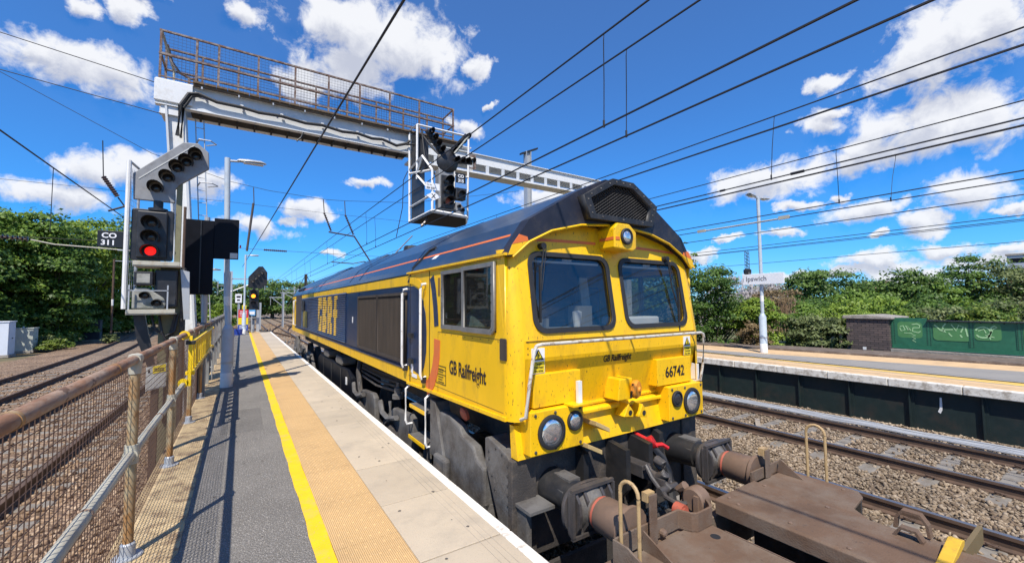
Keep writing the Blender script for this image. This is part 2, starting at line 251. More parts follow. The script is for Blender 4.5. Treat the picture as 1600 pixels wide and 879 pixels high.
M=dict(
 yellow=mat('loco_yellow',YEL,.42,var=.09,scale=3,dirt=(.24,.13,.03),dscale=3.5,damt=.6,dlow=.50,dhigh=.80,coat=.08,stretch=(1.6,1.6,.55),speck=((.06,.04,.02),42,.645,.85)),
 yellow_panel=mat('loco_yellow_side',YEL,.42,var=.08,scale=3,dirt=(.34,.19,.04),dscale=2.6,damt=.6,dlow=.5,dhigh=.76,coat=.08,stretch=(1,1.3,.6),speck=((.12,.07,.02),40,.70,.6)),
 blue=mat('loco_blue',(.006,.022,.07),.36,var=.3,dirt=(.06,.055,.05),dscale=2.2,damt=.4,dlow=.5,dhigh=.85,coat=.1,stretch=(1,.4,1.5)),
 roofblue=mat('roof_blue',(.010,.036,.085),.36,var=.25,dirt=(.09,.095,.105),dscale=1.3,damt=.45,dlow=.45,dhigh=.78,coat=.2),
 brow=mat('brow_blue_black',(.012,.014,.026),.5,var=.3,dirt=(.06,.05,.045),dscale=5,damt=.5,speck=((.25,.2,.15),70,.72,.6)),
 orange=mat('orange',(.70,.16,.035),.5,var=.12,dirt=(.35,.12,.05),dscale=6,damt=.5), grime=mat('underframe_grime',(.05,.044,.04),.75,var=.3,dirt=(.14,.11,.08),dscale=6,damt=.6,bump=.3),
 greymetal=mat('grey_frame',(.125,.12,.113),.65,var=.25,dirt=(.05,.04,.032),dscale=3.5,damt=.8,dlow=.44,dhigh=.64,bump=.2,speck=((.20,.17,.13),30,.64,.5)),
 black=mat('black_paint',(.018,.018,.019),.5,var=.3,dirt=(.08,.07,.06),dscale=5,damt=.4), rubber=mat('rubber',(.02,.02,.021),.6,var=.2),
 white=mat('white_paint',(.74,.73,.7),.45,var=.06,dirt=(.3,.2,.1),dscale=9,damt=.5,dlow=.58,dhigh=.75), wornwhite=mat('worn_white_rail',(.55,.52,.45),.55,var=.12,dirt=(.22,.12,.05),dscale=16,damt=.8,dlow=.5,dhigh=.62), treadtan=mat('tread_tan',(.50,.36,.15),.8,var=.2,dirt=(.25,.16,.07),dscale=20,damt=.6), amberpaint=mat('amber_paint',(.72,.26,.02),.5,var=.2), seam=mat('seam_grime',(.22,.12,.02),.7,var=.3), alu=mat('aluminium',(.23,.22,.20),.5,metal=.4,var=.2,dirt=(.1,.08,.06),dscale=14,damt=.5),
 grillebrown=mat('radiator_dirt',(.05,.038,.028),.8,var=.35,scale=3,stretch=(1,3,.4)),
 wagon=mat('wagon_brown',(.135,.085,.056),.8,var=.25,scale=2.2,dirt=(.185,.15,.118),dscale=2.4,damt=.85,dlow=.42,dhigh=.66,bump=.25,bscale=90,speck=((.07,.052,.045),30,.66,.6),spec=.25),
 darksteel=mat('oily_steel',(.055,.05,.048),.5,var=.25,dirt=(.11,.085,.07),dscale=7,damt=.6,bump=.15),
 wagonbuf=mat('wagon_buffer_rust',(.17,.11,.075),.65,var=.2,dirt=(.09,.065,.055),dscale=5,damt=.6,dlow=.45,dhigh=.7),
 ochreyellow=mat('ochre_yellow',(.62,.38,.03),.5,var=.15,dirt=(.3,.18,.06),dscale=20,damt=.5), hoopbrown=mat('stop_bar_brown',(.16,.115,.05),.6,var=.15),
 hoop=mat('hoop_ochre',(.42,.29,.14),.5,var=.2,dirt=(.12,.06,.03),dscale=14,damt=.7,dlow=.55,dhigh=.7), redpaint=mat('red_paint',(.55,.02,.02),.4,var=.1),
 orangered=mat('orange_red_paint',(.36,.085,.05),.65,var=.3,dirt=(.1,.06,.05),dscale=12,damt=.6),
 steel=mat('rail_steel',(.30,.29,.3),.28,metal=.9,var=.15), rust=mat('rail_rust',(.10,.062,.042),.8,var=.3,dirt=(.05,.035,.028),dscale=7,damt=.6),
 sleeper=mat('sleeper_concrete',(.22,.20,.17),.85,var=.15,dirt=(.12,.09,.06),dscale=5,damt=.7,dlow=.45,dhigh=.7,bump=.2),
 stone=None, galv=mat('galvanised',(.42,.44,.46),.45,metal=.25,var=.1,dirt=(.25,.2,.15),dscale=6,damt=.3), lampgrey=mat('lamp_post_grey',(.44,.50,.55),.45,var=.06,dirt=(.28,.26,.24),dscale=5,damt=.35),
 gantry=mat('gantry_grey',(.55,.57,.58),.5,var=.08,dirt=(.25,.2,.16),dscale=3,damt=.4,dlow=.55,dhigh=.8), gantryw=mat('gantry_white',(.70,.71,.70),.5,var=.06,dirt=(.3,.25,.2),dscale=6,damt=.35),
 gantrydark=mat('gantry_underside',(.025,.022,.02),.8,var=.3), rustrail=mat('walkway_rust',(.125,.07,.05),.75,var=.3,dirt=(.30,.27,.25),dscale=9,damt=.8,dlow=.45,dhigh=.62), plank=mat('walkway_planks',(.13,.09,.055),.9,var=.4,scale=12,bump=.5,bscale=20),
 sigblack=mat('signal_black',(.016,.016,.018),.42,var=.25,dirt=(.09,.09,.09),dscale=3,damt=.35), siggrey=mat('signal_grey_face',(.24,.245,.25),.5,var=.12,dirt=(.08,.05,.04),dscale=4,damt=.5), sigboard=mat('navy_board',(.005,.006,.010),.55,var=.3,spec=.15),
 sigcream=mat('signal_weathered',(.30,.30,.27),.7,var=.2,dirt=(.08,.09,.05),dscale=7,damt=.7,dlow=.45,dhigh=.7), timber=mat('mossy_post',(.20,.19,.11),.8,var=.3,dirt=(.07,.06,.04),dscale=6,damt=.7),
 fencerust=mat('fence_rail_rust',(.27,.135,.07),.8,var=.35,scale=9,dirt=(.42,.35,.27),dscale=5,damt=.8,dlow=.46,dhigh=.66,stretch=(1,.35,1),speck=((.09,.045,.025),24,.60,.8),bump=.15), fencepost=mat('fence_post_paint',(.38,.32,.20),.75,var=.2,dirt=(.34,.17,.055),dscale=4,damt=1.0,dlow=.38,dhigh=.52,stretch=(1,1,.6),speck=((.12,.06,.03),22,.62,.7)),
 fencerail=mat('fence_rail_paint',(.44,.42,.34),.6,var=.12,dirt=(.27,.18,.1),dscale=7,damt=.6,stretch=(1,.4,1)), meshwire=mat('mesh_wire',(.075,.04,.026),.8,var=.4,scale=3), fencegrey=mat('fence_galv',(.22,.22,.21),.6,var=.2,dirt=(.15,.08,.05),dscale=5,damt=.6),
 yellowplastic=mat('yellow_plastic',(.85,.58,.01),.38,var=.06), signyellow=mat('sign_yellow',(.8,.6,.02),.4,var=.04), signgrey=mat('sign_grey',(.5,.5,.47),.5,var=.1), signwhite=mat('sign_white',(.8,.8,.8),.4,var=.03), signred=mat('sign_red',(.6,.02,.03),.4,var=.05), signblue=mat('sign_blue',(.03,.07,.35),.4,var=.05), signlblue=mat('sign_light_blue',(.1,.35,.65),.4), signblack=mat('sign_black',(.012,.012,.013),.4,var=.1), txtdark=mat('lettering_dark',(.018,.012,.015),.5), txtgrey=mat('lettering_grey',(.16,.16,.17),.5),
 asphalt=mat('asphalt',(.205,.192,.172),.95,var=.14,scale=1.3,bump=1.0,bscale=95,dirt=(.15,.14,.127),dscale=.7,damt=.6,speck=((.46,.43,.39),85,.57,.8),spec=.2), wornwhiteedge=mat('worn_white_edge',(.68,.64,.56),.85,var=.08,dirt=(.30,.25,.19),dscale=7,damt=.8,dlow=.48,dhigh=.62), gum=mat('gum_spots',(.10,.09,.08),.9), asphaltd=mat('asphalt_patch',(.165,.155,.14),.95,var=.16,scale=2,bump=1.0,bscale=95,speck=((.38,.36,.33),85,.58,.8),spec=.2), asphaltr=mat('asphalt_far',(.27,.255,.23),.95,var=.1,scale=1.3,bump=.4,bscale=140),
 groove=mat('groove_grime',(.41,.355,.28),.95,var=.3,scale=3), slab=mat('slab_concrete',(.50,.42,.31),.85,var=.1,scale=1.2,bump=.25,bscale=150,dirt=(.27,.24,.2),dscale=1.6,damt=.45,speck=((.24,.2,.16),150,.62,.5)), kerbtan=mat('tan_concrete',(.50,.37,.20),.9,var=.25,scale=4,bump=.8,bscale=30,dirt=(.20,.13,.075),dscale=6,damt=.85,dlow=.47,dhigh=.62,speck=((.62,.52,.36),40,.6,.6)), 
 whiteline=mat('white_edge',(.80,.77,.70),.8,var=.05,dirt=(.36,.30,.23),dscale=9,damt=.75,dlow=.52,dhigh=.66), yellowfaded=mat('faded_yellow_line',(.74,.48,.10),.85,var=.1,dirt=(.5,.36,.18),dscale=3,damt=.7,dlow=.45,dhigh=.65), yellowline=mat('yellow_line',(.80,.50,.02),.85,var=.08,dirt=(.55,.40,.13),dscale=5,damt=.7,dlow=.5,dhigh=.7,speck=((.33,.28,.18),60,.64,.7),spec=.2),
 tacr=mat('paving_buff_far',(.60,.41,.22),.9,var=.1,scale=2,dirt=(.3,.2,.12),dscale=3,damt=.4), brick=None, oldstone=mat('dark_kerb_stone',(.13,.10,.08),.95,var=.3,scale=5,bump=.6,bscale=25,dirt=(.30,.25,.2),dscale=4,damt=.7), stonecap=mat('stone_cap',(.30,.27,.23),.9,var=.25,scale=5,bump=.6,bscale=25,dirt=(.12,.11,.08),dscale=4,damt=.6), bridgegreen=mat('bridge_green',(.024,.13,.07),.42,var=.2,dirt=(.03,.16,.09),dscale=1.2,damt=.5), graf=mat('graffiti_green',(.36,.58,.30),.6,var=.1), grafpatch=mat('overpaint_green',(.075,.22,.075),.5,var=.12),
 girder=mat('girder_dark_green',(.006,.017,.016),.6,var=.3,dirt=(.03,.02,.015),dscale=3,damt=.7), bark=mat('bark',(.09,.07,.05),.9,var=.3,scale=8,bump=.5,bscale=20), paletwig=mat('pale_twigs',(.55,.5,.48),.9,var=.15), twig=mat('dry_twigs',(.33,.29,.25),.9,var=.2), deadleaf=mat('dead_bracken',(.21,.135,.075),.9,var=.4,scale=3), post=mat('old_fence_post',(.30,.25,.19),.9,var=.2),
 cabinet=mat('cabinet_grey_white',(.62,.66,.72),.5,var=.04,dirt=(.4,.38,.34),dscale=3,damt=.3), cabinetg=mat('cabinet_green_grey',(.42,.45,.40),.55,var=.06), cabdark=mat('cabinet_dark',(.035,.04,.05),.6,var=.1), wire=mat('overhead_wire',(.02,.02,.022),.6), wirec=mat('copper_wire',(.07,.055,.045),.5), insul=mat('insulator_brown',(.06,.035,.03),.3,var=.2), bluecan=mat('blue_plastic',(.02,.06,.35),.4),
 lens=mat('lamp_reflector',(.75,.77,.78),.12,metal=.85,var=.1,scale=30), lensoff=mat('dark_lens',(.03,.03,.035),.15), interior=mat('cab_interior',(.07,.075,.08),.8,var=.2), desk=mat('cab_desk',(.22,.22,.20),.6,var=.2), paper=mat('paper_white',(.75,.76,.76),.7,var=.05), bag=mat('plastic_bag',(.38,.46,.45),.3,var=.4,scale=20),
 red_on=emis('red_lamp_lit',(.9,.015,.012),1.0), amber_on=emis('amber_lamp_lit',(1,.30,.02),2.5), glass=glassmat('cab_glass',(.62,.65,.64),.13), sideglass=glassmat('side_glass',(.55,.58,.57),.07),
)

def ballast_mat(name, attr=False, cols=((.285,.215,.14),(.13,.09,.058),(.38,.305,.22))):
    m=bpy.data.materials.new(name); m.use_nodes=True; nt=m.node_tree; N=nt.nodes; L=nt.links; b=N['Principled BSDF']; b.inputs['Roughness'].default_value=.9
    tc=N.new('ShaderNodeTexCoord'); n=N.new('ShaderNodeTexNoise'); n.inputs['Scale'].default_value=.8; n.inputs['Detail'].default_value=5; L.new(tc.outputs['Object'],n.inputs['Vector'])
    if attr:
        at=N.new('ShaderNodeAttribute'); at.attribute_name='leafrand'; fac=at.outputs['Fac']
    else:
        v=N.new('ShaderNodeTexVoronoi'); v.inputs['Scale'].default_value=17; L.new(tc.outputs['Object'],v.inputs['Vector'])
        sp=N.new('ShaderNodeSeparateColor'); L.new(v.outputs['Color'],sp.inputs[0]); fac=sp.outputs[0]
        bp=N.new('ShaderNodeBump'); bp.inputs['Strength'].default_value=1; bp.inputs['Distance'].default_value=.05; bp.invert=True; L.new(v.outputs['Distance'],bp.inputs['Height']); L.new(bp.outputs[0],b.inputs['Normal'])
    cr=N.new('ShaderNodeValToRGB'); e=cr.color_ramp.elements; e[0].color=(*cols[1],1); e[1].color=(*cols[2],1); k=e.new(.55); k.color=(*cols[0],1); L.new(fac,cr.inputs[0])
    x=N.new('ShaderNodeMixRGB'); x.blend_type='MULTIPLY'; r=N.new('ShaderNodeMapRange'); r.inputs['From Min'].default_value=.3; r.inputs['From Max'].default_value=.7; r.inputs['To Min'].default_value=.65; r.inputs['To Max'].default_value=1.15; L.new(n.outputs[0],r.inputs['Value'])
    x.inputs[0].default_value=1; L.new(cr.outputs[0],x.inputs[1]); L.new(r.outputs[0],x.inputs[2]); L.new(x.outputs[0],b.inputs['Base Color']); return m
M['ballast']=ballast_mat('ballast_ground'); M['stones']=ballast_mat('ballast_stones',True)
M['ballastl']=ballast_mat('brown_ballast',False,((.27,.175,.105),(.13,.08,.05),(.37,.265,.175))); M['stonesl']=ballast_mat('brown_stones',True,((.30,.20,.12),(.13,.08,.05),(.44,.33,.225)))
def brick_mat():
    m=bpy.data.materials.new('blue_brick'); m.use_nodes=True; nt=m.node_tree; N=nt.nodes; L=nt.links; b=N['Principled BSDF']; b.inputs['Roughness'].default_value=.8
    tc=N.new('ShaderNodeTexCoord'); sp=N.new('ShaderNodeSeparateXYZ'); L.new(tc.outputs['Object'],sp.inputs[0]); ad=N.new('ShaderNodeMath'); L.new(sp.outputs[0],ad.inputs[0]); L.new(sp.outputs[1],ad.inputs[1])
    cb=N.new('ShaderNodeCombineXYZ'); L.new(ad.outputs[0],cb.inputs[0]); L.new(sp.outputs[2],cb.inputs[1])
    br=N.new('ShaderNodeTexBrick'); br.inputs['Scale'].default_value=1; br.inputs['Brick Width'].default_value=.225; br.inputs['Row Height'].default_value=.075; br.inputs['Mortar Size'].default_value=.008
    br.inputs['Color1'].default_value=(.075,.058,.055,1); br.inputs['Color2'].default_value=(.13,.095,.085,1); br.inputs['Mortar'].default_value=(.03,.027,.025,1); L.new(cb.outputs[0],br.inputs['Vector']); L.new(br.outputs['Color'],b.inputs['Base Color'])
    bp=N.new('ShaderNodeBump'); bp.inputs['Distance'].default_value=.01; bp.invert=True; L.new(br.outputs['Fac'],bp.inputs['Height']); L.new(bp.outputs[0],b.inputs['Normal']); return m
M['brick']=brick_mat()
def tactile_mat():
    m=mat('tactile_buff',(.60,.39,.175),.85,var=.09,scale=1.2,dirt=(.42,.27,.13),dscale=1.8,damt=.55,dlow=.48,dhigh=.7,speck=((.72,.55,.34),90,.62,.5))
    nt=m.node_tree; N=nt.nodes; L=nt.links; b=N['Principled BSDF']; tc=N.new('ShaderNodeTexCoord')
    w=N.new('ShaderNodeTexWave'); w.bands_direction='X'; w.inputs['Scale'].default_value=24; L.new(tc.outputs['Object'],w.inputs['Vector'])
    bp=N.new('ShaderNodeBump'); bp.inputs['Strength'].default_value=.7; bp.inputs['Distance'].default_value=.006; L.new(w.outputs['Fac'],bp.inputs['Height']); L.new(bp.outputs[0],b.inputs['Normal']); return m
M['tactile']=tactile_mat()
M['earth']=mat('dry_earth',(.20,.135,.075),.95,var=.3,scale=.6,bump=.6,bscale=12,dirt=(.06,.085,.03),dscale=.25,damt=.8,dlow=.45,dhigh=.6)
M['grassy']=mat('rough_grass',(.085,.10,.035),.95,var=.35,scale=.7,bump=.7,bscale=8,dirt=(.16,.13,.06),dscale=.5,damt=.7)

def slab_tones(m):
    nt=m.node_tree; N=nt.nodes; L=nt.links; b=N['Principled BSDF']; src=b.inputs['Base Color'].links[0].from_socket
    tc=N.new('ShaderNodeTexCoord'); sp=N.new('ShaderNodeSeparateXYZ'); L.new(tc.outputs['Object'],sp.inputs[0])
    a=N.new('ShaderNodeMath'); a.operation='MULTIPLY_ADD'; a.inputs[1].default_value=1/.935; a.inputs[2].default_value=-2.74/.935; L.new(sp.outputs[1],a.inputs[0]); f=N.new('ShaderNodeMath'); f.operation='FLOOR'; L.new(a.outputs[0],f.inputs[0])
    w=N.new('ShaderNodeTexWhiteNoise'); w.noise_dimensions='1D'; L.new(f.outputs[0],w.inputs['W']); r=N.new('ShaderNodeMapRange'); r.inputs['To Min'].default_value=.90; r.inputs['To Max'].default_value=1.05; L.new(w.outputs['Value'],r.inputs['Value'])
    x=N.new('ShaderNodeMixRGB'); x.blend_type='MULTIPLY'; x.inputs[0].default_value=1; L.new(src,x.inputs[1]); L.new(r.outputs[0],x.inputs[2]); L.new(x.outputs[0],b.inputs['Base Color'])
slab_tones(M['slab'])
def struct(name,mb,m,**k): return kind(mesh_obj(name,mb,m,**k),'structure')
ZB=-1.02; ZR=-.85
# ------------------------------------------------------------ the setting
struct('ground',MB().add([(-3000,-3000,-1.15),(3000,-3000,-1.15),(3000,3000,-1.15),(-3000,3000,-1.15)],[(0,1,2,3)]),M['earth'])
struct('track_bed',MB().box(1.5,12.5,-12,260,-1.14,ZB),M['ballast'])
struct('siding_bed',MB().box(-10,-.74,-6,260,-1.14,ZB-.004),M['ballastl'])
struct('embankment',MB().prism([(12.6,-1.13),(18.0,-.25),(26,-.25),(60,-.9),(60,-1.13)],'y',11.6,75).prism([(18.6,-1.13),(18.6,-.12),(60,-.9),(60,-1.13)],'y',-40,11.6),M['grassy'])

# near platform
PE=33.4
struct('platform',MB().box(-.72,1.66,-6,PE,-1.13,-.02),M['kerbtan'])
struct('platform_edging',MB().box(-.74,-.335,-6,PE-.002,-.019,.0),M['kerbtan'])
ty=np.arange(-3,PE+.05,.12); tl_=[(-.335+random.uniform(-.022,.022),y,.0025) for y in ty]
struct('platform_tarmac',MB().add(tl_+[(.47,y,.0025) for y in ty],[(i,len(ty)+i,len(ty)+i+1,i+1) for i in range(len(ty)-1)]).box(-.334,.468,-6,PE-.004,-.019,-.001),M['asphalt'])
yl=MB(); ys=np.arange(-2,PE+.2,.25); 
ed=[(.465+random.uniform(-.006,.006),y) for y in ys]; e2=[(.585+random.uniform(-.003,.003),y) for y in ys]
yl.add([(x,y,.007) for x,y in ed]+[(x,y,.007) for x,y in e2],[(i,len(ys)+i,len(ys)+i+1,i+1) for i in range(len(ys)-1)])
struct('yellow_line',yl,M['yellowline'])
tp=MB(); dm=MB()
y=-.8
while y<PE:
    y2=min(y+.8,PE)
    tp.box(.588,1.036,y+.002,y2-.002,-.018,.006); y=y2
for iy in range(int(7.5/.0667)):
    for ix in range(6):
        cx=.655+ix*.066+(.033 if iy%2 else 0); cy=1.8+iy*.0667
        if iy%2 and ix==5: continue
        r=.011; n=7
        dm.add([(cx+r*math.cos(6.283*k/n),cy+r*math.sin(6.283*k/n),.0055) for k in range(n)]+[(cx+r*.55*math.cos(6.283*k/n),cy+r*.55*math.sin(6.283*k/n),.0105) for k in range(n)],[(k,(k+1)%n,n+(k+1)%n,n+k) for k in range(n)]+[tuple(range(n,2*n))])
tp.v,tp.f=tp.v,tp.f; tp.add(dm.v,dm.f)
struct('tactile_paving',tp,M['tactile'])
cs=MB(); we=MB(); y=2.74-.935*6
while y<PE:
    y2=min(y+.935,PE); dz=random.uniform(-.0015,.0015); g=.004
    cs.box(1.043,1.672,y+g*1.5,y2-g*1.5,-.09,.004+dz)
    we.box(1.674,1.762,y+g*.6,y2-g*.6,-.10,.006+dz); y=y2
struct('slab_grooves',MB().box(1.488,1.492,-2,PE,.0045,.0062).box(1.538,1.542,-2,PE,.0045,.0062).box(1.588,1.592,-2,PE,.0045,.0062),M['groove'])
struct('platform_edge_slabs',cs,M['slab'],bevel=.004); struct('platform_edge',we,M['whiteline'],bevel=.012)
struct('platform_wall',MB().box(1.50,1.655,-6,PE-.01,-1.1,-.025),M['brick'])

def blot(x,y,r,z,asp=1.0):
    n=22; ph=[random.uniform(.65,1.2) for _ in range(n)]; return [(x+r*ph[k]*math.cos(6.283*k/n),y+r*asp*ph[k]*math.sin(6.283*k/n),z) for k in range(n)]
gm_=MB()
for _ in range(70):
    y=random.uniform(1.8,14); x=random.choice([random.uniform(-.2,.42),random.uniform(1.1,1.6)]); q=blot(x,y,random.uniform(.006,.016),.0068); gm_.add(q,[tuple(range(len(q)))])
struct('gum_spots',gm_,M['gum'])
pm=MB(); pm.add([(-.20,6.9,.0045),(.30,6.85,.0045),(.31,8.35,.0045),(-.19,8.4,.0045)],[(0,1,2,3)]); struct('tarmac_patch',pm,M['asphaltd'])
# far platform (it narrows to its end)
SA=(1.5,[12.15,13.06,13.75,15.87,17.09,18.60]); SB=(8.5,[12.15,13.30,13.66,14.45,15.95,17.2])
def sx(i,y): t=(y-SA[0])/(SB[0]-SA[0]); return SA[1][i]+(SB[1][i]-SA[1][i])*t
def band(i,j,z0,z1,ya=-14,yb=14.5,dx0=0,dx1=0):
    a,b_,c,d=(sx(i,ya)+dx0,ya),(sx(j,ya)+dx1,ya),(sx(j,yb)+dx1,yb),(sx(i,yb)+dx0,yb)
    return MB().add([(p[0],p[1],z0) for p in (a,b_,c,d)]+[(p[0],p[1],z1) for p in (a,b_,c,d)],[(3,2,1,0),(4,5,6,7),(0,1,5,4),(1,2,6,5),(2,3,7,6),(3,0,4,7)])
struct('far_platform',band(0,5,-.5,-.02,dx0=.34),M['kerbtan'])
fe=MB(); fp=MB(); y=-14
while y<14.5:
    y2=min(y+1.15,14.5); h=random.uniform(-.006,.006)
    fe.box(12.15+h,12.33,y+.006,y2-.006,-.17,.004+h*.4); y=y2
struct('far_platform_edge',fe,M['wornwhiteedge'],bevel=.015)
struct('far_platform_paving',band(0,1,-.015,.002,dx0=.182),M['tacr']); struct('far_yellow_line',band(1,2,-.014,.004,dx0=.10,dx1=-.20),M['yellowfaded'])
struct('far_tarmac',band(1,3,-.016,0),M['asphaltr']); struct('far_rear_paving',band(3,4,-.015,.003),M['tacr']); struct('far_rear_kerb',band(4,5,-.3,.07),M['oldstone'])
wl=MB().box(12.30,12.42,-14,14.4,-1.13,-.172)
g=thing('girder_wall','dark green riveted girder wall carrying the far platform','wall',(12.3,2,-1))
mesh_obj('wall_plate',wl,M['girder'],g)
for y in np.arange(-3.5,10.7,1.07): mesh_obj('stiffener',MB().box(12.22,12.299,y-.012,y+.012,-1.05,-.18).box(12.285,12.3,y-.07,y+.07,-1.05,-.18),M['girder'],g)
mesh_obj('paint_drip',MB().prism([(2.43,-.30),(2.46,-.30),(2.47,-.52),(2.50,-.60),(2.46,-.63),(2.43,-.55)],'x',12.294,12.299),M['white'],g)
mesh_obj('paint_drip',MB().prism([(6.12,-.25),(6.15,-.25),(6.15,-.46),(6.12,-.5)],'x',12.294,12.299),M['white'],g)
mesh_obj('post',MB().box(12.1,12.29,8.3,8.5,-1.03,-.18),M['rust'],g)

# green bridge parapet
g=thing('bridge_parapet','dark green riveted steel bridge parapet with pale graffiti','bridge parapet',(18.7,0,0)); X=18.73
mesh_obj('parapet_base',MB().prism([(18.52,-.2),(18.52,.11),(19.2,.14),(19.2,-.2)],'y',-12,4.82),M['stonecap'],g)
mesh_obj('web_plate',MB().box(X,X+.02,-12,4.82,.14,1.06),M['bridgegreen'],g)
mesh_obj('top_flange',MB().box(X-.10,X+.2,-12,3.92,1.063,1.093),M['black'],g); mesh_obj('bottom_flange',MB().box(X-.09,X-.001,-12,4.82,.142,.165).box(X-.02,X-.0015,-12,4.82,.167,.27),M['bridgegreen'],g)
mesh_obj('end_panel',MB().box(X-.012,X-.002,3.93,4.82,.272,1.16),M['bridgegreen'],g)
for y in (4.78,3.90,2.96,2.02,1.08,.14,-.8,-1.8): 
    rv=MB()
    for dy in (-.035,.035):
        for k in range(14): rv.lathe((X-.016,y+dy,.31+k*.055),(-1,0,0),[(0,.014),(.007,.011),(.011,.002)],6)
    s_=mesh_obj('stiffener',MB().box(X-.016,X-.0125,y-.06,y+.06,.275,1.05),M['bridgegreen'],g); mesh_obj('rivets',rv,M['girder'],s_)
rb=MB(); 
for k in range(26): rb.lathe((X-.003,3.7-k*.235,1.035),(-1,0,0),[(0,.02),(.012,.016),(.016,.004)],6)
mesh_obj('rivets',rb,M['girder'],g)
# over-painted patches and the scrawls on them
gp=MB()
for (ya,yb,za,zb) in ((4.05,4.66,.5,1.03),(2.98,3.80,.46,1.02),(2.36,2.9,.52,1.03),(1.0,1.95,.42,.98)): gp.prism(rrect(ya,yb,za,zb,.1),'x',X-.0125,X-.0015)
mesh_obj('paint_patch',gp,M['grafpatch'],g)
gr=MB()
def scrawl(pts,w=.028): gr.strip(pts,w,X-.0185,'x',.004)
scrawl([(4.60,.86),(4.52,.9),(4.47,.76),(4.57,.72),(4.60,.82)]); scrawl([(4.45,.9),(4.38,.72),(4.40,.88),(4.33,.74)]); scrawl([(4.30,.94),(4.18,.97),(4.10,.92),(4.12,.84),(4.27,.84),(4.29,.72),(4.15,.68),(4.09,.73)])
scrawl([(4.31,.62),(4.22,.58),(4.31,.53),(4.22,.48),(4.30,.42),(4.22,.37)],.02); scrawl([(4.5,.66),(4.3,.65)],.02)
scrawl([(3.76,.95),(3.62,.78),(3.52,.72),(3.58,.88),(3.50,1.0)],.035); scrawl([(3.62,.80),(3.35,.82)],.03); scrawl([(3.45,.7),(3.38,.6)],.03); scrawl([(3.38,.98),(3.28,.78),(3.22,.96),(3.12,.9),(3.18,.74)],.03); scrawl([(3.2,.66),(3.16,.58)],.035); scrawl([(3.08,.9),(3.04,.62)],.035)
scrawl(arc(2.72,.76,.16,20,330,12),.04); scrawl([(2.82,.8),(2.7,.86),(2.66,.74)],.025); scrawl([(2.5,.95),(2.56,.9),(2.54,.82),(2.62,.62)],.04); scrawl([(2.5,.97),(2.44,.92),(2.52,.86)],.03); scrawl([(2.68,.68),(2.5,.62)],.025); scrawl([(2.62,.72),(2.58,.56)],.025)
scrawl([(1.9,.9),(1.62,.93)],.04); scrawl([(1.78,.9),(1.74,.58)],.04); scrawl([(1.6,.6),(1.56,.92),(1.42,.88),(1.44,.76),(1.57,.74)],.04); scrawl([(1.84,.52),(1.6,.47),(1.4,.36)],.03)
mesh_obj('graffiti',gr,M['graf'],g)
g=thing('brick_pier','dark brick pier with a worn stone cap at the bridge end','pier',(18.7,5.4,0))
mesh_obj('pier_wall',MB().box(18.52,20.2,4.84,6.02,-.3,1.10),M['brick'],g)
cp=MB().prism([(4.72,1.103),(4.72,1.17),(5.4,1.25),(6.1,1.22),(6.12,1.103)],'x',18.45,20.3)
mesh_obj('stone_cap',cp,M['stonecap'],g,bevel=.02); mesh_obj('sticker',MB().box(18.51,18.517,5.47,5.57,.02,.12),M['white'],g)

# ------------------------------------------------------------ railway tracks
RP=[(-.036,0),(.036,0),(.036,-.035),(.012,-.05),(.012,-.13),(.07,-.145),(.07,-.16),(-.07,-.16),(-.07,-.145),(-.012,-.13),(-.012,-.05),(-.036,-.035)]
def railmesh(pts,z):
    rings=[]; 
    for i,p in enumerate(pts):
        a=Vector(pts[max(i-1,0)]); b=Vector(pts[min(i+1,len(pts)-1)]); d=(b-a).normalized(); nn=Vector((d.y,-d.x))
        rings.append([(p[0]+nn.x*u,p[1]+nn.y*u,z+v) for u,v in RP])
    return rings
def add_rail(pts,z,par,worn=False):
    body=MB().ring(railmesh(pts,z)); o=mesh_obj('rail',body,M['rust'],par)
    hd=[]
    for i,p in enumerate(pts):
        a=Vector(pts[max(i-1,0)]); b=Vector(pts[min(i+1,len(pts)-1)]); d=(b-a).normalized(); nn=Vector((d.y,-d.x))
        hd.append([(p[0]+nn.x*u,p[1]+nn.y*u,z+v) for u,v in ((-.033,.0),(.033,.0),(.033,.003),(-.033,.003))])
    mesh_obj('running_surface',MB().ring(hd),M['rust' if worn else 'steel'],o); return o
SLM=None; CLM=None
def track(name,label,xl,xr,ya,yb,sl,hl=1.25,clips=True):
    t=thing(name,label,'railway track',((xl+xr)/2,ya,ZB)); 
    for x in (xl,xr): add_rail([(x,ya),(x,yb)],ZR,t,not clips)
    cx=(xl+xr)/2; first=None
    for y in sl:
        if first is None:
            sm=MB().prism([(-.13,ZR-.34),(-.13,ZR-.185),(-.10,ZR-.163),(.10,ZR-.163),(.13,ZR-.185),(.13,ZR-.34)],'x',cx-hl,cx+hl); sm.v=[(v[0],v[1]+y,v[2]) for v in sm.v]
            first=mesh_obj('sleeper',sm,M['sleeper'],t,bevel=.01); y00=y
            if clips:
                clips0=[]
                for x in (xl,xr):
                    for s in (-1,1):
                        cm=MB(); c=x+s*.10; cm.tube([(c-s*.03,y-.05,ZR-.12),(c+s*.02,y-.06,ZR-.115),(c+s*.045,y-.02,ZR-.105),(c+s*.04,y+.03,ZR-.10),(c,y+.045,ZR-.115),(c-s*.045,y+.02,ZR-.125),(c-s*.03,y-.02,ZR-.12)],.011,5)
                        clips0.append(mesh_obj('rail_clip',cm,M['rust'],first))
        else:
            c=first.copy(); COL.objects.link(c); c.parent=t; c.location=(0,y-y00,0)
            if clips and y<8.5:
                for q in clips0: k=q.copy(); COL.objects.link(k); k.parent=c
    return t
track('railway_track','track the yellow locomotive and brown wagon stand on',2.48,3.95,-4,190,[.65*i+.2 for i in range(0,11)]+[.65*i+24 for i in range(40)])
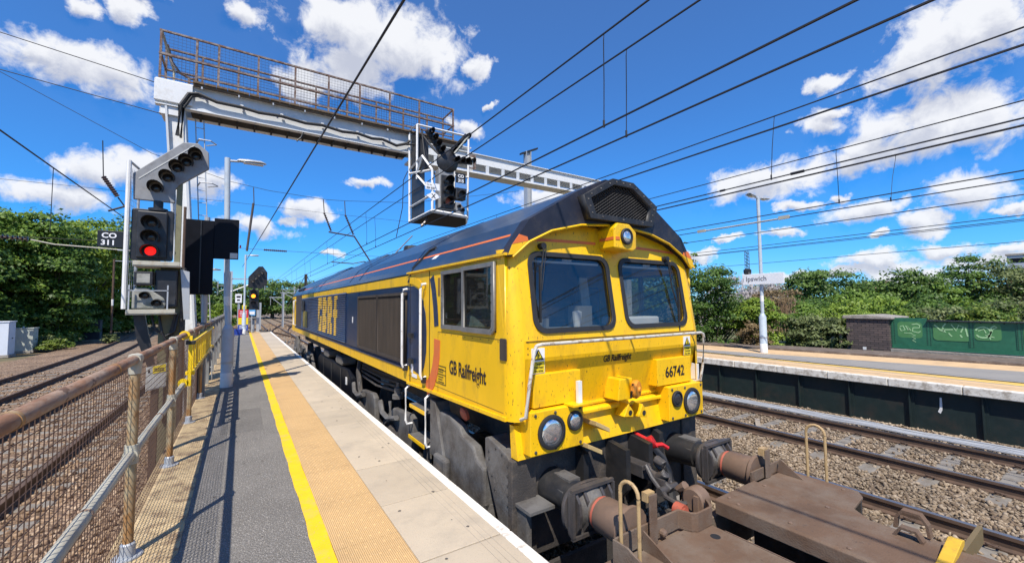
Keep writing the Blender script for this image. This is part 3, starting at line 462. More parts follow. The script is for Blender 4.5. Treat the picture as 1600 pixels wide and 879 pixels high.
track('railway_track','middle track with ballast around it, next to the wagon',5.58,7.08,-5,190,[.68*i-.3 for i in range(-2,12)])
track('railway_track','track alongside the dark girder wall of the far platform',9.03,10.70,-5,190,[.70*i-.15 for i in range(-2,16)],1.38)
track('railway_track','rusty track right behind the mesh fence on the left',-4.12,-2.62,-3,120,[.7*i+.2 for i in range(0,30)],clips=False)
def curve_track(label,pl,pr,sl):
    t=thing('railway_track',label,'railway track',(pl[0][0],pl[0][1],ZB))
    add_rail(pl,ZR,t,True); add_rail(pr,ZR,t,True)
    for (a,b) in sl:
        d=Vector((b[0]-a[0],b[1]-a[1])).normalized(); q=Vector((-d.y,d.x))*.12; A=Vector(a)-d*.5; B=Vector(b)+d*.5
        mesh_obj('sleeper',MB().prism([A+q,B+q,B-q,A-q],'z',ZR-.34,ZR-.163),M['sleeper'],t)
def curv(x0,y0,y1,k,n=24,off=0): return [(x0+off-k*max(0,(y0+(y1-y0)*i/n)-22)**2,y0+(y1-y0)*i/n) for i in range(n+1)]
L1=curv(-7.25,2,78,.0016); L2=curv(-5.72,2,78,.0016)
curve_track('outer siding track bending left past the trackside cabinets',L1,L2,[(curv(-7.25,8+i,8+i+.01,.0016,1)[0],curv(-5.72,8+i,8+i+.01,.0016,1)[0]) for i in range(0,55)])
def xo(a,b,n=16): # S shaped crossover between two straight tracks
    return [(a[0]+(b[0]-a[0])*(3*(i/n)**2-2*(i/n)**3),a[1]+(b[1]-a[1])*i/n) for i in range(n+1)]
for lab,xa,xb,ya,yb in (('crossover track from the platform line towards the left, beyond the platform end',3.2,-.3,36,68),('crossover track bending right under the far masts',3.2,6.4,44,80)):
    curve_track(lab,xo((xa-.75,ya),(xb-.75,yb)),xo((xa+.75,ya),(xb+.75,yb)),[(xo((xa-.75,ya),(xb-.75,yb))[i],xo((xa+.75,ya),(xb+.75,yb))[i]) for i in range(17)])
track('railway_track','left line continuing straight beyond the platform ramp',-1.05,.45,40,190,[.7*i+40 for i in range(30)],clips=False)

# loose ballast stones
def stones(name,n,sampler,m,size,z0):
    # icosahedra with jittered corners
    t=(1+5**.5)/2
    IV=np.array([(-1,t,0),(1,t,0),(-1,-t,0),(1,-t,0),(0,-1,t),(0,1,t),(0,-1,-t),(0,1,-t),(t,0,-1),(t,0,1),(-t,0,-1),(-t,0,1)])/1.9
    IF=np.array([(0,11,5),(0,5,1),(0,1,7),(0,7,10),(0,10,11),(1,5,9),(5,11,4),(11,10,2),(10,7,6),(7,1,8),(3,9,4),(3,4,2),(3,2,6),(3,6,8),(3,8,9),(4,9,5),(2,4,11),(6,2,10),(8,6,7),(9,8,1)])
    P=sampler(n); n=len(P)
    sc=size*rng.uniform(.55,1.25,(n,1,1))*rng.uniform(.55,1.2,(n,1,3))
    V=(IV[None]*rng.uniform(.55,1.35,(n,12,1)))*sc
    q=rng.normal(size=(n,4)); q/=np.linalg.norm(q,axis=1)[:,None]; w,x,y,z=q.T
    Rm=np.stack([1-2*(y*y+z*z),2*(x*y-z*w),2*(x*z+y*w),2*(x*y+z*w),1-2*(x*x+z*z),2*(y*z-x*w),2*(x*z-y*w),2*(y*z+x*w),1-2*(x*x+y*y)],1).reshape(n,3,3)
    V=np.einsum('nij,nkj->nki',Rm,V); V[:,:,:2]+=P[:,None,:]; V[:,:,2]+=z0+rng.uniform(-.012,.03,(n,1))
    F=(IF[None]+12*np.arange(n)[:,None,None]).reshape(-1,3)
    me=bpy.data.meshes.new(name); me.vertices.add(n*12); me.vertices.foreach_set('co',V.reshape(-1).astype(np.float32))
    me.loops.add(F.size); me.loops.foreach_set('vertex_index',F.reshape(-1).astype(np.int32)); me.polygons.add(len(F)); me.polygons.foreach_set('loop_start',np.arange(0,F.size,3,dtype=np.int32))
    me.update(calc_edges=True); a=me.attributes.new('leafrand','FLOAT','FACE'); a.data.foreach_set('value',np.repeat(rng.random(n),20).astype(np.float32))
    me.materials.append(m); o=bpy.data.objects.new(name,me); COL.objects.link(o); return kind(o,'stuff')
SLR=[(6.33,[.68*i-.3 for i in range(-2,12)],1.25),(9.865,[.70*i-.15 for i in range(-2,16)],1.38),(3.215,[.65*i+.2 for i in range(0,11)],1.25)]
def keep(P):
    k=np.ones(len(P),bool)
    for cx,ys,h in SLR:
        for y in ys: k&=~((abs(P[:,0]-cx)<h-.04)&(abs(P[:,1]-y)<.10)&(rng.random(len(P))<.9))
    for x in (2.48,3.95,5.58,7.08,9.03,10.70): k&=abs(P[:,0]-x)>.09
    return P[k]
def samp_r(n):
    P=np.c_[rng.uniform(1.9,12.2,n),rng.uniform(.2,10.5,n)]
    d=np.hypot(P[:,0],P[:,1]); return keep(P[rng.random(n)<np.clip(7/d,.3,1)])
stones('ballast',66000,samp_r,M['stones'],.029,ZB)
def samp_l(n):
    P=np.c_[rng.uniform(-9,-.8,n),rng.uniform(1.5,26,n)]; d=np.hypot(P[:,0],P[:,1]); return P[rng.random(n)<np.clip(5/d,.15,1)**1.2]
stones('brown_ballast',42000,samp_l,M['stonesl'],.034,ZB)
def samp_f(n): return np.c_[rng.uniform(-3,9,n),rng.uniform(33.6,75,n)]
stones('far_ballast',9000,samp_f,M['stonesl'],.06,ZB)
mesh_obj('timber_offcut',MB().prism([(9.3,4.6),(9.95,4.95),(9.9,5.03),(9.25,4.68)],'z',ZB+.06,ZB+.10),M['post']); tag(bpy.data.objects['timber_offcut'],'short pale timber offcut lying between the rails by the far platform','timber')
tr=MB()
for k in range(5): tr.tube([(11.35+.08*k+random.uniform(-.03,.03),y,ZB+.05+.03*random.random()) for y in np.arange(-2,10,.6)],.022,5)
tag(mesh_obj('lineside_cables',tr,M['galv'],smooth=True),'bundle of pale cables lying along the foot of the girder wall','cables')

# ------------------------------------------------------------ the locomotive
XC=3.2
def loco():
    T=thing('diesel_locomotive','yellow and blue diesel locomotive with rounded black brow over its windscreens','locomotive',(XC,11.5,ZR))
    P=lambda n,mb,m,par=T,**k: mesh_obj(n,mb,M[m] if isinstance(m,str) else m,par,**k)
    HW=1.32; YB=20.5
    roofp=[(-1.32,2.135),(-1.275,2.22),(-1.09,2.47),(-.52,2.80),(-.17,2.96),(.17,2.96),(.52,2.80),(1.09,2.47),(1.275,2.22),(1.32,2.135)]
    loc=lambda pts:[(XC+a,b) for a,b in pts]
    # hood behind the cab
    P('hood',MB().prism(loc([(-1.30,.70)]+[(-1.30,2.13)]+[(-1.262,2.21),(-1.08,2.46),(-.52,2.79),(-.17,2.95),(.17,2.95),(.52,2.79),(1.08,2.46),(1.262,2.21),(1.30,2.13),(1.30,.70)]),'y',5.42,19.3),'blue',bevel=.012)
    rf=P('roof',MB().prism(loc(roofp),'y',3.06,19.45),'roofblue',bevel=.015)
    # roof seams, hatches and fans
    sm=MB()
    for y in (5.40,8.4,9.25,13.4,17.6): 
        hp_=[(1.275,2.22),(1.09,2.47),(.52,2.80),(.17,2.96)]; up_=[(-a,b) for a,b in hp_]+[(a,b) for a,b in hp_[::-1]]
        P('roof_seam',MB().ring([[(XC+a*1.004,yy,b+.006) for a,b in up_]+[(XC+a*.985,yy,b-.02) for a,b in up_[::-1]] for yy in (y,y+.03)]),'blue',rf)
    for y in (10.2,14.2): P('roof_hatch',MB().prism(loc([(-.62,2.74),(-.20,2.985),(.20,2.985),(.62,2.74)]),'y',y,y+2.2),'roofblue',rf,bevel=.02)
    P('exhaust_stack',MB().lathe((XC,9.0,2.93),(0,0,1),[(0,.2),(.12,.17),(.12,.13),(.05,.13)],14),'black',rf)
    for y in (17.7,18.2,18.7,19.1): P('roof_vent',MB().prism([(XC-1.19,2.33),(XC-1.13,2.43),(XC-1.17,2.45),(XC-1.23,2.35)],'y',y,y+.32),'black',rf)
    st=MB()
    for s in (-1,1): st.prism([(XC+s*1.195,2.331),(XC+s*1.180,2.353),(XC+s*1.174,2.349),(XC+s*1.189,2.327)],'y',3.1,18.9)
    P('orange_stripe',st,'orange',rf)
    # brow piece over the windscreens
    top=[(-1.325,2.13)]+roofp[1:-1]+[(1.325,2.13)]
    under=[(1.27,2.13),(1.10,2.27),(.85,2.39),(.5,2.475),(.15,2.505),(-.15,2.505),(-.5,2.475),(-.85,2.39),(-1.10,2.27),(-1.27,2.13)]
    yb=lambda a: 2.90+.03*abs(a)
    br=MB(); n=len(top); tp=[Vector((XC+a,yb(a),b+.004)) for a,b in top]; un=[Vector((XC+a,yb(a),b)) for a,b in under[::-1]]
    tb=[Vector((v.x,3.062,v.z)) for v in tp]; ub=[Vector((v.x,3.062,v.z)) for v in un]
    br.add(tp+un+tb+ub,[(i,i+1,n+i+1,n+i) for i in range(n-1)]+[(2*n+i,2*n+i+1,i+1,i) for i in range(n-1)]+[(n+i,n+i+1,3*n+i+1,3*n+i) for i in range(n-1)]+[(2*n+i,3*n+i,3*n+i+1,2*n+i+1) for i in range(n-1)]+[(0,n,3*n,2*n),(n-1,3*n-1,4*n-1,2*n-1)])
    bo=P('brow',br,'brow')
    lip=MB().tube([(v.x,v.y-.003,v.z-.004) for v in un],.013,6); P('brow_lip',lip,'yellow',bo)
    # corner flashes at the ends of the brow
    for s in (-1,1):
        P('orange_flash',MB().prism(loc([(s*1.275,2.235),(s*1.205,2.325),(s*1.12,2.31),(s*1.11,2.275)]),'y',2.925,2.9335),'orange',bo)
        P('yellow_flash',MB().prism(loc([(s*1.32,2.14),(s*1.277,2.232),(s*1.115,2.272),(s*1.26,2.145)]),'y',2.925,2.9335),'yellow',bo)
    # horn grille box in the brow
    hx=[(-.54,2.74),(-.15,2.955),(.15,2.955),(.52,2.75),(.44,2.53),(-.46,2.53)]; hi=[(-.45,2.725),(-.13,2.90),(.13,2.90),(.43,2.735),(.37,2.58),(-.39,2.58)]
    gb=holed('grille_frame',loc(hx),[loc(hi)],lambda u,v,w:(u,2.895-w-.02,v),.11,M['black'],T)
    P('grille_back',MB().prism(loc(hi),'y',2.90,2.904),'rubber',gb)
    gm=MB()
    def inside(a,b):
        c=False; j=len(hi)-1
        for i in range(len(hi)):
            xi,yi=hi[i]; xj,yj=hi[j]
            if (yi>b)!=(yj>b) and a<(xj-xi)*(b-yi)/(yj-yi)+xi: c=not c
            j=i
        return c
    for sgn in (-1,1):
        for k in range(-30,31):
            seg=[]
            for q in np.arange(-.6,.6,.02):
                a=q; b=2.73+sgn*q*.62+k*.031
                if inside(a,b): seg.append((XC+a,2.862,b))
                elif len(seg)>1: gm.tube([seg[0],seg[-1]],.0055,4); seg=[]
                else: seg=[]
    P('grille_mesh',gm,'black',gb)
    bt=MB()
    for i in range(6):
        a,b=hx[i],hx[(i+1)%6]; a2,b2=hi[i],hi[(i+1)%6]
        for t in (.15,.5,.85): bt.lathe((XC+((a[0]+a2[0])/2*(1-t)+(b[0]+b2[0])/2*t),2.822,(a[1]+a2[1])/2*(1-t)+(b[1]+b2[1])/2*t),(0,-1,0),[(0,.011),(.006,.009),(.008,.002)],6)
    P('grille_bolts',bt,'greymetal',gb)
    # front skin with the two windscreens
    def yf(z): 
        return 2.885+ (z-1.40)*.155 if z>1.40 else 2.885
    fn=lambda u,v,w:(XC+u,yf(v)-w,v)
    w1=rrect(-1.055,-.115,1.50,2.165,.10); w2=rrect(.095,1.055,1.50,2.165,.10)
    holed('front_skin',[(-1.20,1.36),(1.20,1.36),(1.20,2.2),(1.0,2.36),(.5,2.49),(-.5,2.49),(-1.0,2.36),(-1.20,2.2)],[w1,w2],fn,.03,M['yellow'],T)
    for (a,b) in ((-1.055,-.115),(.095,1.055)):
        fr=holed('windscreen_frame',rrect(a-.035,b+.035,1.465,2.20,.125),[rrect(a+.008,b-.008,1.508,2.157,.095)],lambda u,v,w:(XC+u,yf(v)-w-.018,v),.022,M['rubber'],T)
        gl=MB(); pts=rrect(a+.002,b-.002,1.502,2.163,.098); gl.add([fn(u,v,-.004) for u,v in pts],[tuple(range(len(pts)))])
        P('windscreen',gl,'glass',fr)
        P('blind_rail',MB().box(XC+a+.05,XC+b-.05,3.035,3.045,2.105,2.125).box(XC+(a+b)/2-.05,XC+(a+b)/2+.06,3.03,3.044,2.128,2.15),'paper',fr)
    # wipers
    for s,pv,tip in ((0,(-.93,2.245),(-1.0,1.78)),(1,(.83,2.22),(.93,1.62))):
        w=MB(); y1=yf(pv[1])-.05; y2=yf(tip[1])-.035
        w.cyl((XC+pv[0],y1-.03,pv[1]),(XC+pv[0],y1+.05,pv[1]),.03,n=10); w.tube([(XC+pv[0],y1-.03,pv[1]),(XC+(pv[0]+tip[0])/2,y1-.03,(pv[1]+tip[1])/2),(XC+tip[0],y2-.005,tip[1])],.009,5)
        w.tube([(XC+pv[0]+.03,y1-.02,pv[1]-.02),(XC+tip[0]+.01,y2-.012,tip[1]+.06)],.005,4)
        w.box(XC+tip[0]-.012,XC+tip[0]+.006,y2-.012,y2+.006,tip[1]-.22,tip[1]+.28)
        P('wiper',w,'black')
    # rounded cab corners
    for s in (-1,1):
        rings=[]
        for z in (.745,.80,1.0,1.22,1.40,1.7,2.0,2.2):
            y0=yf(z)+.0; r=.13
            rings.append([(XC+s*(1.198+.124*math.sin(t)),y0-.012+r*(1-math.cos(t)),z) for t in np.linspace(0,math.pi/2,7)])
        P('cab_corner',MB().ring(rings,close=False,cap=False),'yellow',smooth=True)
    # nose: short upright top, undercut main plate
    np_=[(2.87,1.41),(2.868,1.26),(2.975,.80),(2.975,.745),(3.1,.745),(3.1,1.41)]
    P('nose_plate',MB().prism(np_,'x',XC-1.2,XC+1.2),'yellow')
    for a in (-1.17,1.17):
        for zz in np.arange(1.30,1.42,.05): P('rivet',MB().lathe((XC+a,2.867,zz),(0,-1,0),[(0,.007),(.003,.005),(.004,.001)],6),'seam')
    P('panel_seam',MB().box(XC-1.19,XC+1.19,2.862,2.8675,1.404,1.409),'seam')
    P('nose_ledge',MB().prism([(2.90,.70),(2.90,.728),(2.925,.745),(2.98,.745),(2.98,.70)],'x',XC-.63,XC+.62).prism([(2.955,.76),(2.955,.785),(2.99,.785),(2.99,.76)],'x',XC-.6,XC+.6),'yellow',bevel=.005)
    ap=MB().prism([(2.90,.43),(2.955,.70),(3.02,.70),(3.0,.43)],'x',XC-1.26,XC+1.20)
    P('apron',ap,'yellow')
    # cab sides with window openings
    for s in (-1,1):
        fs=lambda u,v,w,s=s:(XC+s*(HW+w),u,v)
        wh=[(3.13,1.475),(4.29,1.475),(4.29,2.085),(3.13,2.085)]
        side=[(2.99,.745),(3.3,.735),(5.425,.685),(5.425,2.135),(2.99,2.135)]
        holed('cab_side',side,[wh],lambda u,v,w,s=s:(XC+s*(HW+w-.015),u,v),.03,M['yellow_panel'],T)
        X=XC+s*HW
        sill=MB().prism([(2.97,.745),(3.3,.735),(5.42,.685),(5.42,.715),(3.3,.768),(2.97,.778)],'x',X+s*.001,X+s*.022); P('cab_sill',sill,'yellow')
        P('gutter',MB().box(min(X,X+s*.03),max(X,X+s*.03),2.94,5.42,2.137,2.160),'yellow')
        # sliding side window: two panes in grey frames
        for k,(ya,yb2) in enumerate(((3.12,3.75),(3.72,4.30))):
            o_=[(ya,1.50),(ya+.05,1.455),(yb2,1.455),(yb2,2.10),(ya,2.10)] if k==0 else [(ya,1.46),(yb2,1.46),(yb2,2.095),(ya,2.095)]
            i_=[(ya+.045,1.52),(ya+.075,1.50),(yb2-.04,1.50),(yb2-.04,2.06),(ya+.045,2.06)] if k==0 else [(ya+.04,1.505),(yb2-.05,1.505),(yb2-.05,2.055),(ya+.04,2.055)]
            off=.022 if k==0 else .005
            fr=holed('window_frame',o_,[i_],lambda u,v,w,s=s,off=off:(XC+s*(HW+off+w),u,v),.03,M['alu'],T)
            P('window_pane',MB().prism(i_,'x',X+s*(off-.006),X+s*(off-.002)),'sideglass',fr)
        if s<0:
            bl=MB()
            for z in np.arange(1.50,2.06,.08): 
                for yy in (3.155,4.265): bl.lathe((X-.0385 if yy<4 else X-.021,yy,z),(-1,0,0),[(0,.006),(.004,.003)],5)
            P('frame_bolts',bl,'black')
        for (y0_,y1_,z0_,z1_) in ((3.0,4.42,1.415,1.420),(4.415,4.42,.735,1.414),(3.02,5.4,.80,.804),(3.05,4.40,2.118,2.123)): P('panel_seam',MB().box(min(X+s*.0008,X+s*.0022),max(X+s*.0008,X+s*.0022),y0_,y1_,z0_,z1_),'seam')
        for yy in np.arange(3.1,4.4,.16): P('rivet',MB().lathe((X+s*.0005,yy,1.40),(s,0,0),[(0,.007),(.003,.005),(.004,.001)],6),'seam')
        # door zone in blue, its bands and handles
        dz=[(5.425,.93),(5.425,1.975),(5.22,1.97),(5.04,1.92),(4.90,1.80),(4.80,1.62),(4.765,1.40),(4.775,1.15),(4.84,.97),(4.93,.88),(5.03,.86),(5.30,.90)]
        P('cab_door',MB().prism(dz,'x',X+s*.0005,X+s*.004),'blue')
        P('door_seam',MB().box(min(X+s*.001,X+s*.007),max(X+s*.001,X+s*.007),5.33,5.345,.72,2.13).box(min(X+s*.001,X+s*.007),max(X+s*.001,X+s*.007),4.665,4.672,.72,2.13),'black')
        bs=MB().strip([(4.60,2.05),(4.54,1.90),(4.49,1.70),(4.46,1.48)],.12,X+s*.0012 if s>0 else X-.0052,'x',.004); P('blue_flash',bs,'blue')
        os_=MB().strip([(4.44,1.33),(4.45,1.15),(4.50,.98),(4.58,.85),(4.67,.77),(4.76,.735)],.17,X+s*.0012 if s>0 else X-.0052,'x',.004); P('orange_flash',os_,'orange')
        P('door_recess',MB().box(min(X+s*.001,X+s*.006),max(X+s*.001,X+s*.006),4.36,4.41,1.83,2.03),'seam')
        for (yy,z0,z1) in ((5.47,.90,1.93),(4.79,.84,1.97)):
            x2=X+s*.07
            h=P('grab_rail',MB().tube([(X,yy,z0+.02),(x2-s*.015,yy,z0),(x2,yy,z0+.05),(x2,yy,(z0+z1)/2),(x2,yy,z1-.05),(x2-s*.015,yy,z1),(X,yy,z1+.01)],.017,8),'white',smooth=True)
            P('grab_rail_foot',MB().box(min(X,X+s*.05),max(X,X+s*.05),yy-.025,yy+.025,z0-.05,z0+.02),'black',h)
        [P('door_hinge',MB().box(min(X+s*.004,X+s*.04),max(X+s*.004,X+s*.04),5.20,5.33,zz,zz+.06),'black') for zz in (1.30,.97)]
        P('door_hood',MB().tube([(X+s*.01,5.38,2.02),(X-s*.05,5.34,2.22),(X-s*.2,5.15,2.44),(X-s*.215,5.0,2.46)],.022,6),'black')
        P('notice_plate',MB().prism([(4.72,2.30),(4.95,2.215),(4.95,2.2),(4.86,2.2),(4.72,2.24)],'x',X+s*.0,X+s*.004),'signgrey') if s>0 else P('notice_plate',MB().add([(XC-1.255,4.78,2.245),(XC-1.255,4.92,2.245),(XC-1.195,4.80,2.33),(XC-1.195,4.66,2.33)],[(0,1,2,3)]),'signwhite')
        P('notice_sticker',MB().box(min(X+s*.004,X+s*.008),max(X+s*.004,X+s*.008),5.08,5.26,.80,.845).box(min(X+s*.004,X+s*.008),max(X+s*.004,X+s*.008),5.22,5.29,.85,1.0),'signwhite')
        P('side_grille',MB().prism(rrect(2.96,3.06,1.245,1.43,.015,3),'x',X+s*.001,X+s*.012),'grillebrown')
        # body side behind the door
        XH=XC+s*1.30
        b=lambda y0,y1,z0,z1,d0,d1: MB().box(min(XH+s*d0,XH+s*d1),max(XH+s*d0,XH+s*d1),y0,y1,z0,z1)
        P('yellow_band',b(5.43,17.3,1.99,2.125,.001,.006),'yellow_panel'); P('solebar',b(5.43,20.45,.70,.86,.001,.02),'yellow_panel')
        P('solebar_lip',b(5.43,19.3,.862,.885,.001,.03),'blue')
        P('yellow_band_curve',MB().strip([(5.43,2.06),(5.22,2.045),(4.99,1.98),(4.83,1.85)],.10,X+s*.004 if s>0 else X-.008,'x',.004),'yellow_panel')
        # radiator grilles
        gf=MB(); 
        for (ya,yb2) in ((5.56,6.86),(6.90,8.20)):
            f=holed('radiator_frame',[(ya-.03,.94),(yb2+.03,.94),(yb2+.03,1.90),(ya-.03,1.90)],[[(ya+.02,.98),(yb2-.02,.98),(yb2-.02,1.86),(ya+.02,1.86)]],lambda u,v,w,s=s:(XC+s*(1.322+w),u,v),.05,M['grillebrown'],T)
            P('radiator_back',b(ya,yb2,.96,1.88,.001,.005),'rubber',f)
            rb=MB()
            for yy in np.arange(ya+.04,yb2-.03,.036): rb.box(min(XH+s*.006,XH+s*.035),max(XH+s*.006,XH+s*.035),yy,yy+.013,.975,1.865)
            P('radiator_ribs',rb,'grillebrown',f)
        for (ya,yb2) in ((8.30,9.28),(9.30,9.36)): P('side_door',b(ya,yb2,.92,1.97,.001,.012),'blue',bevel=.004)
        P('door_latch',b(8.75,8.79,1.38,1.5,.012,.02),'white')
        # louvred panel with big yellow letters on the slats
        lv=MB(); zs=np.arange(.93,1.97,.047)
        for z in zs: lv.ring([[(XH+s*.001,yy,z),(XH+s*.03,yy,z+.002),(XH+s*.034,yy,z+.012),(XH+s*.006,yy,z+.044),(XH+s*.001,yy,z+.044)] for yy in (9.40,17.2)])
        lo=P('louvre_panel',lv,'blue')
        G=["11111","11111","11011","11000","11000","11011","11011","11111","11111"]; B=["11110","11111","11011","11111","11110","11111","11011","11111","11110"]; Rr=["11110","11111","11011","11011","11111","11110","11011","11011","11011"]; f=["0111","0110","0110","1111","1111","0110","0110","0110","0110"]
        lt=MB()
        x0=13.15
        for g in (G,B,Rr,f):
            w=.122
            for z in zs:
                t=(z-.99)/(1.93-.99)
                if t<0 or t>=1: continue
                row=g[8-int(t*9)]; k=0
                while k<len(row):
                    if row[k]=='1':
                        k2=k
                        while k2<len(row) and row[k2]=='1': k2+=1
                        ya,yb2=(x0-k*w,x0-k2*w) if s<0 else (x0-2.9+k*w,x0-2.9+k2*w)
                        lt.ring([[(XH+s*.028,yy,z+.0025),(XH+s*.0325,yy,z+.0015),(XH+s*.0365,yy,z+.0125),(XH+s*.011,yy,z+.0425),(XH+s*.008,yy,z+.0425)] for yy in (ya,yb2)])
                        k=k2
                    else: k+=1
            x0+=(-(len(g[0])*w+.17) if s<0 else (len(g[0])*w+.17))
        P('slat_lettering',lt,'yellow_panel',lo)
        P('logo_patch',b(15.5,16.6,1.0,1.55,.0345,.038),mat('faded_yellow_patch_%d'%s,(.35,.26,.05),.5,var=.5,scale=25,stretch=(1,1,6)),lo)
        P('air_intake',b(17.35,19.0,.98,2.08,.001,.02),'grillebrown'); P('rear_vent',b(16.2,16.8,1.55,1.9,.035,.06),'black')
        P('rear_cab_side',b(19.31,20.45,.86,2.12,-.02,.018),'yellow_panel')
        P('rear_cab_window',b(19.65,20.3,1.45,2.02,.019,.026),'rubber')
        for yy in (19.25,19.55): P('grab_rail',MB().tube([(XH,yy,.95),(XH+s*.07,yy,.97),(XH+s*.07,yy,1.95),(XH,yy,1.97)],.017,6),'white')
        # underframe steps at the door
        for (yy,z0,z1) in ((5.42,.16,.66),(4.72,.05,.66)): P('step_rail',MB().tube([(X-s*.02,yy,z1),(X+s*.03,yy,z1-.04),(X+s*.03,yy,z0+.05),(X+s*.01,yy,z0),(X-s*.06,yy,z0)],.015,6),'white')
        for z,ya in ((.42,4.78),(.02,4.82)):
            stp=P('cab_step',MB().box(min(X-s*.25,X+s*.0),max(X-s*.25,X+s*.0),ya,ya+.55,z,z+.025),'greymetal'); P('step_edge',MB().box(min(X+s*.001,X+s*.012),max(X+s*.001,X+s*.012),ya,ya+.55,z-.02,z+.022),'yellow',stp)
        P('step_bracket',MB().prism([(4.70,.62),(4.70,-.02),(4.32,-.02),(4.32,.03),(4.56,.60)],'x',X-s*.20,X-s*.02),'greymetal',bevel=.006)
        P('step_bracket',MB().prism([(4.84,.0),(5.0,.0),(5.1,-.5),(4.84,-.5)],'x',X-s*.10,X-s*.06),'greymetal')
        # bogie side frames, cylinders, sand boxes, tank
        def bogie(y0,d):
            XF=XC+s*1.22
            pl=[(y0+d*a,z) for a,z in ((.62,.02),(.62,.36),(.78,.40),(.84,.50),(1.10,.55),(1.14,.62),(1.40,.68),(1.66,.68),(1.80,.38),(1.86,.02),(1.72,-.12),(1.2,-.16),(.9,-.22),(.72,-.22))]
            pl=[(y,z-.17) for y,z in pl]
            f=P('bogie_frame',MB().prism(pl,'x',XF-s*.06,XF+s*.05),'greymetal',bevel=.025)
            P('axle_box',MB().box(min(XF+s*.05,XF+s*.13),max(XF+s*.05,XF+s*.13),y0+d*1.5-.16,y0+d*1.5+.16,-.26,.06),'greymetal',f,bevel=.03)
            P('axle_end',MB().lathe((XF+s*.13,y0+d*1.5,-.12),(s,0,0),[(0,.11),(.03,.11),(.05,.08),(.05,.03)],8),'grime',f)
            for kk,(a,h) in enumerate(((3.3,.40),(5.2,.36))):
                q=[(y0+d*(a-.75),-.2),(y0+d*(a-.7),h-.05),(y0+d*(a-.55),h),(y0+d*(a+.15),h-.05),(y0+d*(a+.55),h-.26),(y0+d*(a+.8),-.05),(y0+d*(a+.8),-.3)]
                f2=P('bogie_frame',MB().prism([(y,z-.17) for y,z in q],'x',XF-s*.06,XF+s*.03),'greymetal',bevel=.02)
                P('axle_end',MB().lathe((XF+s*.03,y0+d*(a+.1),-.18),(s,0,0),[(0,.13),(.05,.13),(.08,.09),(.08,.03)],8),'grime',f2)
                P('brake_lever',MB().tube([(XF+s*.06,y0+d*(a+.7),.18),(XF+s*.09,y0+d*(a+.5),.05),(XF+s*.09,y0+d*(a+.2),.02),(XF+s*.09,y0+d*(a-.2),.12)],.04,6).tube([(XF+s*.09,y0+d*(a+.1),.3),(XF+s*.1,y0+d*(a+.05),.05),(XF+s*.08,y0+d*(a+.35),-.1)],.025,6),'greymetal',f2)
            for a in (1.5,3.4,5.3):
                w=P('wheel',MB().lathe((XC+s*.68,y0+d*a,ZR+.53),(s,0,0),[(0,.56),(.02,.56),(.035,.53),(.13,.525),(.13,.44),(.10,.40),(.10,.15),(.16,.13),(.18,.02)],28),'grime',smooth=True)
        bogie(2.84,1); bogie(20.6,-1)
        tk=P('fuel_tank',MB().prism([(9.4,-.45),(9.4,.18),(9.7,.32),(13.6,.32),(13.9,.18),(13.9,-.45)],'x',XC+s*.55,XC+s*1.2),'sigboard',bevel=.04)
        for yy in (10.4,11.6,12.8): P('tank_strap',MB().box(min(XC+s*1.201,XC+s*1.215),max(XC+s*1.201,XC+s*1.215),yy,yy+.06,-.4,.26),'black',tk)
        P('tank_gauge',MB().box(min(XC+s*1.201,XC+s*1.22),max(XC+s*1.201,XC+s*1.22),9.75,9.85,-.02,.14),'white',tk)
        for yy in (10.2,12.0): P('air_filter_box',MB().prism([(yy,.40),(yy+.08,.52),(yy+.75,.52),(yy+.85,.40),(yy+.75,.34),(yy+.05,.34)],'x',XC+s*.9,XC+s*1.22),'greymetal',bevel=.02)
        P('underframe_beam',MB().box(min(XC+s*.75,XC+s*.85),max(XC+s*.75,XC+s*.85),3.1,20,.30,.69),'grime')
        pp=MB()
        for k in range(4): pp.tube([(XC+s*(1.0+.04*k),6.2,.55-.05*k),(XC+s*(1.02+.05*k),7.5,.50-.06*k),(XC+s*(1.0+.04*k),9.2,.46-.04*k)],.022,6)
        pp.tube([(XC+s*1.12,8.9,.62),(XC+s*1.2,8.7,.4),(XC+s*1.2,8.5,.0),(XC+s*1.15,8.2,-.3)],.05,6)
        P('brake_pipes',pp,'grime',smooth=True)
        P('air_valve',MB().lathe((XC+s*1.15,6.35,.30),(0,0,1),[(0,.09),(.06,.09),(.07,.06),(.16,.06),(.17,.03),(.24,.03)],12),'greymetal')
        # sand box / front corner
        sb=P('sand_box',MB().prism([(2.97,-.25),(2.97,.40),(3.03,.44),(3.34,.52),(3.40,.50),(3.40,.28),(3.12,-.25)],'x',XC+s*1.02,XC+s*1.29),'greymetal',bevel=.012)
        rv=MB()
        for z in (.36,.28,.20,.12,.04): 
            for yy in (3.01,): rv.lathe((XC+s*1.292,yy,z),(s,0,0),[(0,.011),(.006,.008),(.008,.002)],6)
        for yy,z in ((3.32,.40),(3.32,.33),(3.27,.2),(3.22,.1),(3.1,.43),(3.2,.455)): rv.lathe((XC+s*1.292,yy,z),(s,0,0),[(0,.011),(.006,.008),(.008,.002)],6)
        P('rivets',rv,'black',sb)
        P('sand_pipe',MB().tube([(XC+s*1.15,3.52,.35),(XC+s*1.17,3.5,.05),(XC+s*1.16,3.5,-.15)],.045,8,).tube([(XC+s*1.16,3.5,-.15),(XC+s*1.16,3.5,-.3)],.065,8),'greymetal')
        P('side_reflector',MB().lathe((XC+s*1.17,4.02,.57),(s,0,-.3),[(0,.075),(.03,.075),(.045,.05)],14),'orangered')
    # rear end of the locomotive
    P('rear_cab',MB().prism([(19.45,.70),(20.5,.70),(20.62,1.3),(20.45,2.13),(19.45,2.13)],'x',XC-1.28,XC+1.28),'yellow_panel',bevel=.05)
